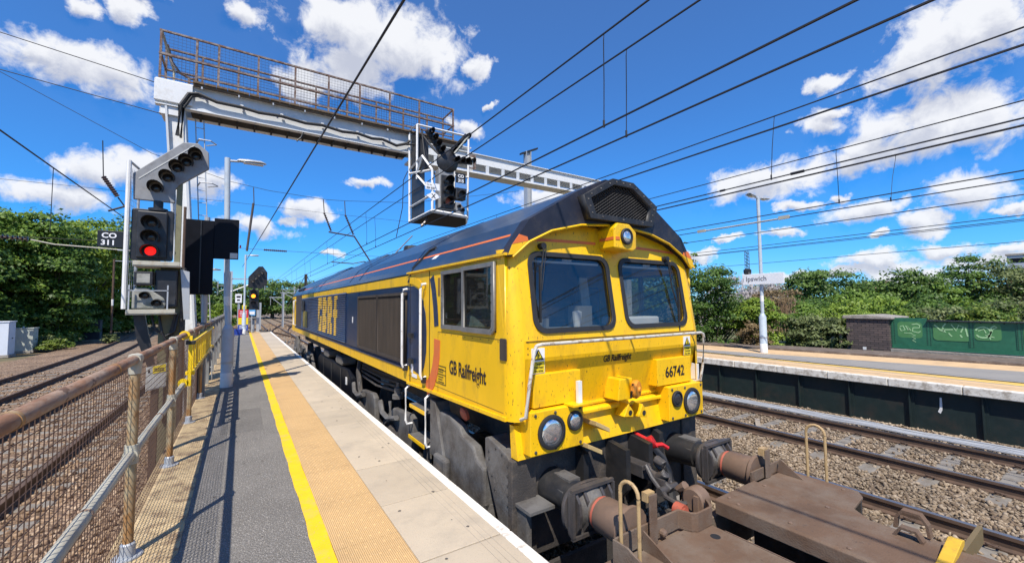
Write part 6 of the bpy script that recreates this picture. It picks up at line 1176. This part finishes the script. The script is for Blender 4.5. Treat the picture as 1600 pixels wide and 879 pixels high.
# the cross span carried between the masts at y = 20.5
def span(label,pts,r=.010):
    T=thing('span_wire',label,'span wire',pts[0],'cross span wires'); mesh_obj('wire',MB().tube(pts,r,5),M['wire'],T,smooth=True); return T
SY=20.5
span('upper cross span wire sagging from the left over the lamp post',[(-14,SY,10.9),(-6.9,SY,9.6),(-3.0,SY,7.6),(-.5,SY,6.9),(.9,SY,6.72),(3.15,SY,6.63),(4.0,SY,6.68),(7.2,SY,7.0),(14,SY,8.6)])
span('middle cross span wire just under the sagging one',[(-14,SY,5.95),(-.5,SY,6.05),(3.2,SY,6.0),(7.2,SY,6.0),(14,SY,6.0)],.007)
span('lowest cross span wire holding the insulators above the train roof',[(-14,SY,4.1),(-.08,SY,4.15),(4.6,SY,4.12),(14,SY,4.15)],.008)
span('long wire running into the gantry end from the upper left',[(-16,19,11.6),(-1.6,12.3,6.9)] ,.010)
span('second long wire running into the gantry column from the left',[(-16,19,10.2),(-1.55,12.3,6.2)],.010)
T=thing('wire_support','slanting insulated arms and rods holding the wires over the train','wire support',(3.6,SY,5))
P=lambda n,mb,m,par=T,**k: mesh_obj(n,mb,M[m],par,**k)
def ins(a,b,n=9,r=.07):
    a=Vector(a); b=Vector(b); m=MB(); d=(b-a).normalized(); L=(b-a).length
    prof=[]
    for k in range(n): prof+= [(L*k/n,.03),(L*(k+.35)/n,r),(L*(k+.5)/n,.03)]
    return m.lathe(a,d,prof,10)
P('hanger_rod',MB().tube([(3.05,SY,6.63),(3.1,SY,6.0)],.02,5),'wirec'); P('insulator',ins((3.1,SY,6.0),(3.42,SY,5.15)),'insul'); P('hanger_rod',MB().tube([(3.98,SY,6.66),(4.02,SY,6.0)],.02,5),'wirec'); P('insulator',ins((4.02,SY,6.0),(4.42,SY,5.05)),'insul')
P('steady_rod',MB().tube([(3.30,SY,5.14),(4.45,SY,5.02)],.035,6),'wirec'); P('long_rod',MB().tube([(4.42,SY,5.05),(5.35,SY,3.62)],.035,6),'wirec'); P('lower_arm',MB().tube([(3.45,SY,3.75),(4.4,SY,3.72),(4.9,SY,3.85),(5.35,SY,3.65)],.025,6),'wirec')
P('insulator',ins((5.5,SY,4.0),(6.1,SY,4.0),7,.085),'insul'); P('steady_rod',MB().tube([(6.1,SY,3.95),(6.3,SY,4.2),(7.3,SY,5.3)],.03,6),'wirec'); P('counter_weight',MB().lathe((6.35,SY,4.02),(0,0,1),[(0,.05),(.05,.14),(.18,.16),(.28,.10),(.3,.02)],12),'insul')
T=thing('wire_support','vertical brown rod with a sleeve insulator hanging under the cross span on the left','wire support',(.2,SY,5))
P=lambda n,mb,m,par=T,**k: mesh_obj(n,mb,M[m],par,**k)
P('drop_rod',MB().tube([(.32,SY,6.77),(.35,SY,6.1)],.018,5),'wirec'); P('drop_tube',MB().tube([(.33,SY,6.1),(.14,SY,4.05)],.045,8),'wirec'); P('insulator',ins((.75,SY,4.14),(1.65,SY,4.13),12,.05),'insul')
T=thing('span_insulator','ribbed insulator on a stay beside the white signal cage post at the left','insulator',(-2.2,9.8,3.9))
mesh_obj('insulator',ins((-2.08,9.9,4.02),(-1.88,9.9,3.68),10,.042),M['insul'],T); [mesh_obj('stay_rod',MB().tube(p,r,5),M['wire'],T) for p,r in (([(-2.11,9.9,4.66),(-2.08,9.9,4.02)],.008),([(-1.88,9.9,3.68),(-1.74,9.9,3.45)],.012),([(-2.0,9.9,3.42),(-1.78,9.9,3.53)],.018))]
T=thing('span_insulator','grey ribbed insulator on a rod in front of the trees at the left edge','insulator',(-9,22,4))
mesh_obj('insulator',ins((-6.95,20.3,4.08),(-5.95,20.3,4.02),9,.09),M['insul'],T); mesh_obj('rod',MB().tube([(-9.5,20.3,4.35),(-8.2,20.3,4.1),(-6.95,20.3,4.08)],.05,6).tube([(-5.95,20.3,4.02),(-5.4,20.3,3.9),(-2.2,20.3,3.75)],.025,6),M['fencerail'],T)
# masts
def mast(label,x,y,h,arm=None,w=.22,stays=False,m='galv'):
    T=thing('line_mast',label,'mast',(x,y,ZB),'overhead line masts')
    mesh_obj('mast_post',MB().box(x-w/2,x+w/2,y-.02,y+.02,ZB,h).box(x-w/2-.01,x-w/2+.02,y-w/2,y+w/2,ZB,h).box(x+w/2-.02,x+w/2+.01,y-w/2,y+w/2,ZB,h),M[m],T)
    if arm:
        a=mesh_obj('mast_arm',MB().box(min(x,x+arm),max(x,x+arm),y-.05,y+.05,h-.75,h-.65),M['galv'],T); mesh_obj('arm_strut',MB().tube([(x,y,h-1.9),(x+arm*.8,y,h-.75)],.05,5).tube([(x+arm*.9,y,h-.7),(x+arm*.9,y,h-1.7)],.03,5),M['galv'],T)
    if stays: mesh_obj('stay',MB().tube([(x,y,h),(x-2.4,y,1)],.04,5).tube([(x,y,h),(x+2.4,y,1)],.04,5),M['grime'],T)
mast('mast with a long arm beyond the platform end, left of the far signal',-.85,46,5.0,3.0)
mast('thin plain mast immediately left of the far notice',-1.0,38,6.6,None,.16)
mast('stayed mast rising over the far end of the locomotive',7.0,60,5.9,None,.3,True,'grime')
mast('slender mast in the junction, right of the amber signal',4.6,62,3.6,-1.6)
mast('short plain mast in the middle of the far junction',1.9,58,2.2,None,.2)
mast('mast beside the far cab of the locomotive',7.6,75,4.6,-2.5)
mast('distant mast on the left of the junction',-3.6,90,6.2,2.5)
mast('distant mast between the converging tracks',9.5,100,6.0,-2.5)
mast('pale grey mast behind the gantry, topped by a short dark arm',12.85,18,10.0,None,.3)
mesh_obj('mast_cap',MB().prism([(12.4,9.75),(13.5,10.25),(13.5,10.35),(12.4,9.85)],'y',17.9,18.1),M['black'],[o for o in COL.objects if o.get('label','').startswith('pale grey mast behind')][0])

# ------------------------------------------------------------ trees and shrubs
LF=dict(dark=leafmat('leaf_dark_green',(.035,.085,.014),(.13,.22,.034)), mid=leafmat('leaf_mid_green',(.065,.13,.016),(.21,.32,.045)), light=leafmat('leaf_light_green',(.10,.18,.018),(.30,.40,.05)),
        olive=leafmat('leaf_olive_grey',(.08,.11,.035),(.25,.29,.11)), far=leafmat('leaf_far_green',(.055,.11,.022),(.16,.25,.05),.25), brown=leafmat('leaf_brown',(.12,.08,.035),(.33,.24,.12)), pale=leafmat('twig_pale',(.34,.31,.30),(.55,.51,.5)), yellowish=leafmat('weed_green',(.07,.14,.02),(.25,.30,.05)))
def leaf_mesh(name,parent,P,Nrm,size,m,aspect=.62):
    n=len(P); a=rng.normal(size=(n,3)); a-=Nrm*(a*Nrm).sum(1)[:,None]; a/=np.linalg.norm(a,axis=1)[:,None]+1e-9; b=np.cross(Nrm,a)
    s=size*rng.uniform(.6,1.35,(n,1)); org=np.array(ORG[parent.name])
    V=np.stack([P-a*s*.5, P+b*s*.5*aspect+Nrm*s*.08, P+a*s*.5, P-b*s*.5*aspect+Nrm*s*.08],1)-org
    me=bpy.data.meshes.new(name); me.vertices.add(n*4); me.vertices.foreach_set('co',V.reshape(-1).astype(np.float32)); me.loops.add(n*4); me.loops.foreach_set('vertex_index',np.arange(n*4,dtype=np.int32)); me.polygons.add(n); me.polygons.foreach_set('loop_start',np.arange(0,n*4,4,dtype=np.int32)); me.update(calc_edges=True)
    at=me.attributes.new('leafrand','FLOAT','FACE'); at.data.foreach_set('value',rng.random(n).astype(np.float32)); me.materials.append(m)
    o=bpy.data.objects.new(name,me); link(o,parent); ORG[o.name]=ORG[parent.name]; return o
def plant(name,label,cat,x,y,zb,zt,r,m,n=5000,ls=.2,trunk=True,low=.25,squash=1.0,clumps=46,group=None,spread=.23,seed=None):
    T=thing(name,label,cat,(x,y,zb),group); H=zt-zb; cz=zb+H*(low+(1-low)/2); hz=H*(1-low)/2
    C=[]
    while len(C)<clumps:
        p=rng.uniform(-1,1,3)
        e=(abs(p[0])**2.4+abs(p[1])**2.4)**(1/2.4)
        top=(e**2.6+max(p[2],0)**2.2)
        bot=(e**3.5+max(-p[2],0)**5)
        f=top if p[2]>0 else bot
        if f>1 or f<rng.uniform(0,.55): continue
        C.append(p)
    C=np.array(C)*np.array([r*squash,r*squash,hz])*.88+np.array([x,y,cz])
    cr=spread*1.25*min(r,hz*1.3)*rng.uniform(.6,1.5,clumps)
    n=int(n*1.5); k=rng.integers(0,clumps,n); d=rng.normal(size=(n,3)); d/=np.linalg.norm(d,axis=1)[:,None]; d[:,2]=np.where(d[:,2]<-.1,-d[:,2]*.6,d[:,2])
    rr=cr[k][:,None]*rng.uniform(.35,1.08,(n,1)); P=C[k]+d*rr*np.array([1.15,1.15,.8])
    nr=d*.9+np.array([-.12,-.18,.38])+rng.normal(size=(n,3))*.5; nr/=np.linalg.norm(nr,axis=1)[:,None]
    ni=int(n*.22); q=rng.normal(size=(ni,3)); q/=np.linalg.norm(q,axis=1)[:,None]; q*=rng.uniform(.2,.92,(ni,1)); Pi=q*np.array([r*squash,r*squash,hz])*.9+np.array([x,y,cz]); Ni=q*.8+rng.normal(size=(ni,3))*.5; Ni/=np.linalg.norm(Ni,axis=1)[:,None]
    if cat!='tree' or low<.3: P=np.r_[P,Pi]; nr=np.r_[nr,Ni]
    leaf_mesh('crown',T,P,nr,ls,m)
    tm=MB()
    if trunk:
        tr=max(.07,r*.055); tm.tube([(x,y,zb-.2),(x+r*.02,y,zb+H*.3),(x-r*.03,y+.05,zb+H*.6),(x,y,zb+H*.85)],tr,8,[tr*1.3,tr,tr*.6,tr*.15])
        for c in C[::4]: tm.tube([(x,y,zb+H*rng.uniform(.2,.5)),((x+c[0])/2,(y+c[1])/2,(c[2]+zb+H*.35)/2+.1*r),tuple(c)],tr*.3,5,[tr*.45,tr*.28,tr*.08])
    else:
        for c in C[::5]: tm.tube([(x+(c[0]-x)*.25,y+(c[1]-y)*.25,zb-.05),tuple(c)],.025,4,[.03,.008])
    mesh_obj('trunk' if trunk else 'stems',tm,M['bark'],T); return T
G1='trees along the left of the tracks'
plant('broadleaf_tree','big dark tree at the far left edge, behind the tall white cabinet','tree',-15.8,42.2,-1,8.3,3.6,LF['dark'],9000,.27,low=.06,clumps=70,group=G1)
plant('broadleaf_tree','tall full tree rising above the low grey-green cabinet','tree',-13.9,44.5,-1,9.6,3.2,LF['mid'],9500,.27,low=.06,clumps=70,group=G1)
plant('broadleaf_tree','tree with drooping lower boughs left of the dark shaded cabinet','tree',-12.7,47.2,-1,8.8,2.7,LF['dark'],8000,.26,low=.05,clumps=60,group=G1)
plant('broadleaf_tree','bright yellow-green topped tree left of the CO 311 plate','tree',-11.8,52.7,-1,9.9,3.1,LF['light'],8500,.28,low=.15,clumps=60,group=G1)
plant('broadleaf_tree','rounded green tree directly behind the CO 311 plate','tree',-11.4,59.3,-1,11.6,3.6,LF['mid'],8500,.3,low=.06,clumps=60,group=G1)
plant('broadleaf_tree','dark lower tree in front of the bright-topped one','tree',-11.4,44,-1,6.3,2.0,LF['dark'],6000,.24,low=.05,clumps=50,group=G1)
plant('broadleaf_tree','tree seen behind the post of the red signal','tree',-10.6,68.3,-1,10,4.4,LF['mid'],6000,.34,low=.05,group=G1)
plant('broadleaf_tree','low leafy tree leaning in at the left frame edge behind the white cabinet','tree',-14.6,38.3,-1,5.4,2.0,LF['mid'],6000,.24,low=.05,group=G1)
plant('broadleaf_tree','dark background tree filling the gap above the dark cabinet','tree',-15.5,58,-1,9,4.2,LF['dark'],6000,.34,low=.02,group=G1)
plant('broadleaf_tree','dark background tree deep behind the two pale cabinets','tree',-19,50,-1,8,4.2,LF['dark'],6000,.34,low=.02,group=G1)
plant('weed_clump','bright green weeds at the trackside right of the grey-green cabinet','weeds',-10.3,39.8,ZB,-.35,.9,LF['yellowish'],1500,.12,False,.0,group='weeds')
plant('weed_clump','pinkish brown weeds beside the grey-green cabinet','weeds',-10.9,40.6,ZB,-.1,.6,LF['olive'],900,.12,False,.0,group='weeds')
plant('weed_clump','small weeds at the foot of the thin brown pole','weeds',-8.4,44.2,ZB,-.3,.6,LF['olive'],700,.14,False,.0,group='weeds')
plant('bush','light green bush beyond the bar fence, left of the far lamp post','bush',-1.9,54.9,-1,2.3,1.5,LF['light'],2600,.22,False,.0)
G2='trees beyond the junction'
plant('broadleaf_tree','dark tree over the far bar fence behind the backboard','tree',-4.2,92,-1,6.9,3.8,LF['far'],4000,.45,low=.02,group=G2)
plant('broadleaf_tree','lower tree between the backboard and the far lamp post','tree',-6,75.6,-1,4.4,2.9,LF['mid'],3500,.38,low=.02,group=G2)
plant('broadleaf_tree','dark round tree behind the amber signal','tree',.3,119,-1,7.4,5.2,LF['far'],4000,.55,low=.0,group=G2)
plant('broadleaf_tree','broad dark tree to the right of the amber signal','tree',6.0,110,-1,8.0,6.0,LF['far'],4500,.55,low=.0,group=G2)
plant('broadleaf_tree','far dark tree just left of the far end of the locomotive','tree',14.5,122,-1,7.7,5.6,LF['far'],4000,.55,low=.0,group=G2)
plant('broadleaf_tree','distant tree top peeping over the locomotive roof','tree',35,66,-1,15.5,3.2,LF['mid'],3000,.4,low=.6)
G3='shrubs behind the far platform'
plant('shrub','large dark green shrub right beside the cab of the locomotive','shrub',17.3,10.6,-.3,3.4,1.6,LF['dark'],11000,.105,False,.0,clumps=80,group=G3)
plant('slender_tree','thin open-crowned young tree rising above the dark shrub by the cab','tree',16.6,11.4,-.3,4.9,.75,LF['mid'],650,.11,True,.35,clumps=26)
plant('shrub','fresh light green shrub to the right of the dark shrub','shrub',17.9,8.95,-.3,1.95,1.05,LF['light'],7000,.10,False,.0,clumps=60,group=G3)
plant('shrub','olive leafy shrub just right of the two-headed lamp post','shrub',18.7,7.1,-.3,1.25,1.0,LF['olive'],6000,.10,False,.0,clumps=55,group=G3)
plant('shrub','bright yellow-green shrub against the brick pier','shrub',20.3,6.7,-.3,1.55,1.05,LF['light'],6000,.10,False,.0,clumps=55,group=G3)
plant('shrub','mid green shrub between the lamp post and the bright shrub','shrub',21.5,8.2,-.3,1.65,1.2,LF['mid'],5000,.12,False,.0,clumps=50,group=G3)
plant('shrub','small shrub with trailing stems left of the brick pier','shrub',18.9,6.35,-.3,.85,.6,LF['olive'],3500,.09,False,.0,group=G3)
plant('shrub','rusty brown dead shrub at the rear edge of the far platform','shrub',17.1,8.55,-.3,.95,.62,LF['brown'],3200,.085,False,.0,group=G3)
plant('shrub','bright shrub spilling above the brick pier cap','shrub',24.5,7.0,-.3,2.0,1.3,LF['light'],4500,.13,False,.0,group=G3)
plant('shrub','pale thicket of bare twigs behind the dark shrub','shrub',32,17,-.6,3.7,3.0,LF['pale'],2600,.16,False,.2,group=G3)
plant('shrub','brown withered thicket below the station name sign','shrub',31,14.2,-.6,2.7,1.9,LF['brown'],3500,.17,False,.0,group=G3)
def twigs(name,label,x,y,zb,zt,r,m,n=140):
    T=thing(name,label,'thicket',(x,y,zb)); t=MB()
    for i in range(n):
        a=random.uniform(0,6.28); q=r*math.sqrt(random.random()); bx,by=x+q*math.cos(a),y+q*math.sin(a); h=(zt-zb)*random.uniform(.6,1.0)*(1-.35*(q/r)**2)
        l=random.uniform(-.35,.35); t.tube([(bx,by,zb),(bx+l*.5,by+.1,zb+h*.55),(bx+l,by+random.uniform(-.3,.3),zb+h)],.03,4,[.045,.03,.008])
    mesh_obj('twigs',t,m,T); return T
twigs('bare_thicket','whitish bare thicket sticking up left of the station sign',32.5,17.6,-.6,4.4,3.2,M['paletwig'] if 'paletwig' in M else M['twig'],260)
twigs('bare_thicket','brown dry stems tangled under the station sign',29.5,13.2,-.6,2.7,1.8,M['deadleaf'],160)
G4='tree line beyond the bridge'
TL=[(53.6,24.6,4.1,3.7,'dark','dark tree just right of the station sign post'),(54.9,21.2,5.8,3.4,'far','tall domed tree nearest the station sign'),(63.6,20.4,5.7,3.8,'far','second domed tree right of the station sign'),(75.2,20.1,4.2,3.9,'mid','lower tree in the dip of the tree line'),
 (61.5,14.6,5.2,3.8,'far','domed tree standing above the brick pier'),(62.4,12.2,3.9,3.0,'mid','lower tree right of the one above the pier'),(73.1,11.6,7.3,4.2,'dark','tallest dark spreading tree above the green bridge'),(73,8.2,6.3,3.9,'olive','greyish green tree to the right of the tallest one'),
 (75.1,5.2,7.2,4.0,'mid','tree at the right edge of the photograph'),(50.1,15.2,2.8,2.7,'mid','short rounded tree in front of the tree line'),(60,26.5,3.6,3.4,'dark','dark tree mostly hidden by the station sign post'),(66,17.3,4.0,3.5,'dark','dark tree between the domed ones')]
for (x,y,zt,r,mm,lab) in TL: plant('broadleaf_tree',lab,'tree',x,y,-2.2,zt,r,LF[mm],5500,.30,low=.0,clumps=56,group=G4)
G5='bushes behind the green bridge'
BL=[(38.2,10.9,1.75,2.2,'mid','green bush showing over the left of the brick pier'),(41.3,8.7,2.1,2.3,'dark','dark green bush over the left end of the bridge'),(37,6.9,1.35,1.8,'olive','pale olive bush over the second bridge panel'),(45.4,6.0,1.7,2.3,'mid','mid green bush behind the middle of the bridge'),
 (44.4,4.2,1.9,2.2,'olive','silvery bush behind the right part of the bridge'),(34.8,8.3,1.2,1.3,'yellowish','yellow-green bush just right of the pier cap'),(46.2,2.4,1.8,2.2,'mid','bush at the right frame edge over the bridge'),(36,5.3,1.25,1.4,'yellowish','low yellow-green bush against the bridge top'),(40,12.6,1.9,2.2,'light','bright bush between the tree line and the shrubs'),(46,13.4,2.2,2.4,'mid','green bush under the domed trees'),(40,16,1.9,2.4,'dark','dark bush low behind the olive shrub'),(33,10.2,1.3,1.6,'light','light bush behind the bright shrub by the pier')]
for (x,y,zt,r,mm,lab) in BL: plant('bush',lab,'bush',x,y,-1.2,zt,r,LF[mm],4200,.19,False,.0,clumps=50,group=G5)
# rough grass along the rear of the far platform
gm=MB(); 
pts=[]
for i in range(5200):
    y=random.uniform(4.9,13); x=sx(4,y)+.15+random.random()**1.6*2.6; pts.append((x,y,-.22+random.uniform(0,.25)*random.random()))
P_=np.array(pts); Nn=rng.normal(size=(len(P_),3))*np.array([1,1,.25]); Nn/=np.linalg.norm(Nn,axis=1)[:,None]
ORG['__w']=Vector()
class _W: name='__w'
def leaf_free(name,P,N,size,m):
    T=bpy.data.objects.new('tmp',None); ORG['tmp']=Vector(); COL.objects.link(T); o=leaf_mesh(name,T,P,N,size,m,.3); o.parent=None; bpy.data.objects.remove(T); return o
kind(leaf_free('rough_grass',P_,Nn,.17,LF['yellowish']),'stuff')
# leaning stakes and posts in the undergrowth
for (x,y,h,l,lab) in ((17.3,8.95,.95,.0,'grey stake in front of the rusty shrub'),(18.3,6.75,.8,.0,'stake in the undergrowth right of the lamp post'),(18.55,6.22,1.05,.0,'mossy square stake next to the brick pier'),(18.4,6.9,.75,.08,'second stake in the undergrowth')):
    tag(mesh_obj('fence_stake',MB().prism([(x-.03,y-.035),(x+.03,y-.035),(x+.03,y+.035),(x-.03,y+.035)],'z',-.3,h-.3+.0),M['post']),lab,'stake')
tag(mesh_obj('fallen_plank',MB().tube([(18.4,6.95,-.1),(18.3,6.35,.42)],.035,4),M['post']),'grey plank leaning in the undergrowth by the brick pier','plank')
tag(mesh_obj('rusty_stump',MB().prism([(38.6,3.9),(38.75,3.65),(38.75,3.55),(38.6,3.6)],'z',.9,1.95),M['rustrail']),'rusty red-brown post stub sticking out of the bushes above the bridge','post')
# far away
T=thing('radio_mast','dark lattice radio mast far behind the station sign','mast',(90,46,-1))
m=MB()
for k in range(12):
    z=4+k*.72
    for a,b in (((-.35,-.35),(.35,.35)),((.35,-.35),(-.35,.35))): m.tube([(90+a[0],46+a[1],z),(90+b[0],46+b[1],z+.72)],.05,4)
for a in ((-.35,-.35),(.35,-.35),(.35,.35),(-.35,.35)): m.tube([(90+a[0],46+a[1],-1),(90+a[0]*.8,46+a[1]*.8,12.6)],.06,4)
mesh_obj('lattice',m,M['grime'],T); mesh_obj('antenna_cluster',MB().lathe((90,46,7.6),(0,0,1),[(0,.4),(.2,.75),(1.0,.8),(1.3,.4)],8),M['sigblack'],T)
for lab,(x,y,w,d,h,mm) in {'pale distant tower block on the skyline left of the tallest tree':(400,110,12,14,16.5,'tacr'),'grey flat-roofed building at the far right edge of the skyline':(150,14.2,14,4.5,11.6,'galv')}.items():
    T=thing('office_block',lab,'building',(x,y,-2)); mesh_obj('wall',MB().box(x-w/2,x+w/2,y-d/2,y+d/2,-2,h),M[mm],T); mesh_obj('roof',MB().box(x-w/2-.2,x+w/2+.2,y-d/2-.2,y+d/2+.2,h+.001,h+.4),M['stonecap'],T)
    for k in range(4): mesh_obj('window_band',MB().box(x-w/2-.06,x-w/2-.01,y-d/2+.5,y+d/2-.5,h-1.6-k*2.6,h-.6-k*2.6),M['sigboard'],T)
GU='undergrowth bushes left of the tracks'
for (x,y,zt,r,mm,lab) in ((-13.6,40.5,1.6,1.6,'dark','dark bush between the two pale cabinets and the trees'),(-12.2,43.5,1.9,1.8,'dark','dark bush behind the low grey-green cabinet'),(-11.8,47,2.0,1.7,'mid','bush in the gap left of the dark cabinet'),(-11.5,51.5,2.2,1.9,'dark','bush right behind the dark cabinet'),(-10.9,56.5,2.4,2.0,'mid','bush by the foot of the thin brown pole'),(-10.6,63,3.0,2.4,'dark','dark bush under the red signal head'),
    (-11.5,76,3.6,3.0,'mid','bush low behind the signal column'),(-9.0,88,4.2,3.6,'dark','bush low behind the gantry column'),(-16.5,41.5,2.2,2.0,'dark','bush behind the tall white cabinet'),(-22,46,5.0,4.5,'dark','dense dark bush mass at the far left edge')):
    plant('bush',lab,'bush',x,y,-1.1,zt,r,LF[mm],5000,.24,False,.0,clumps=50,group=GU)
for (x,y,zt,r,mm,lab) in ((21,17,3.6,2.4,'mid','rounded tree behind the far platform ramp, hidden by the cab'),(23,23,4.6,3.0,'dark','dark tree further along behind the far platform ramp'),(22,31,5.0,3.2,'mid','tree on the bank midway along the hidden side of the locomotive'),(24,41,5.4,3.6,'far','dark green tree on the bank towards the junction'),(25,54,5.6,4.0,'mid','tree on the bank near the far end of the locomotive'),(27,70,6.0,4.6,'far','last large tree on the bank before the junction curve')):
    plant('broadleaf_tree',lab,'tree',x,y,-.9,zt,r,LF[mm],4000,.26,low=.0,clumps=50,group='trees along the bank on the right')
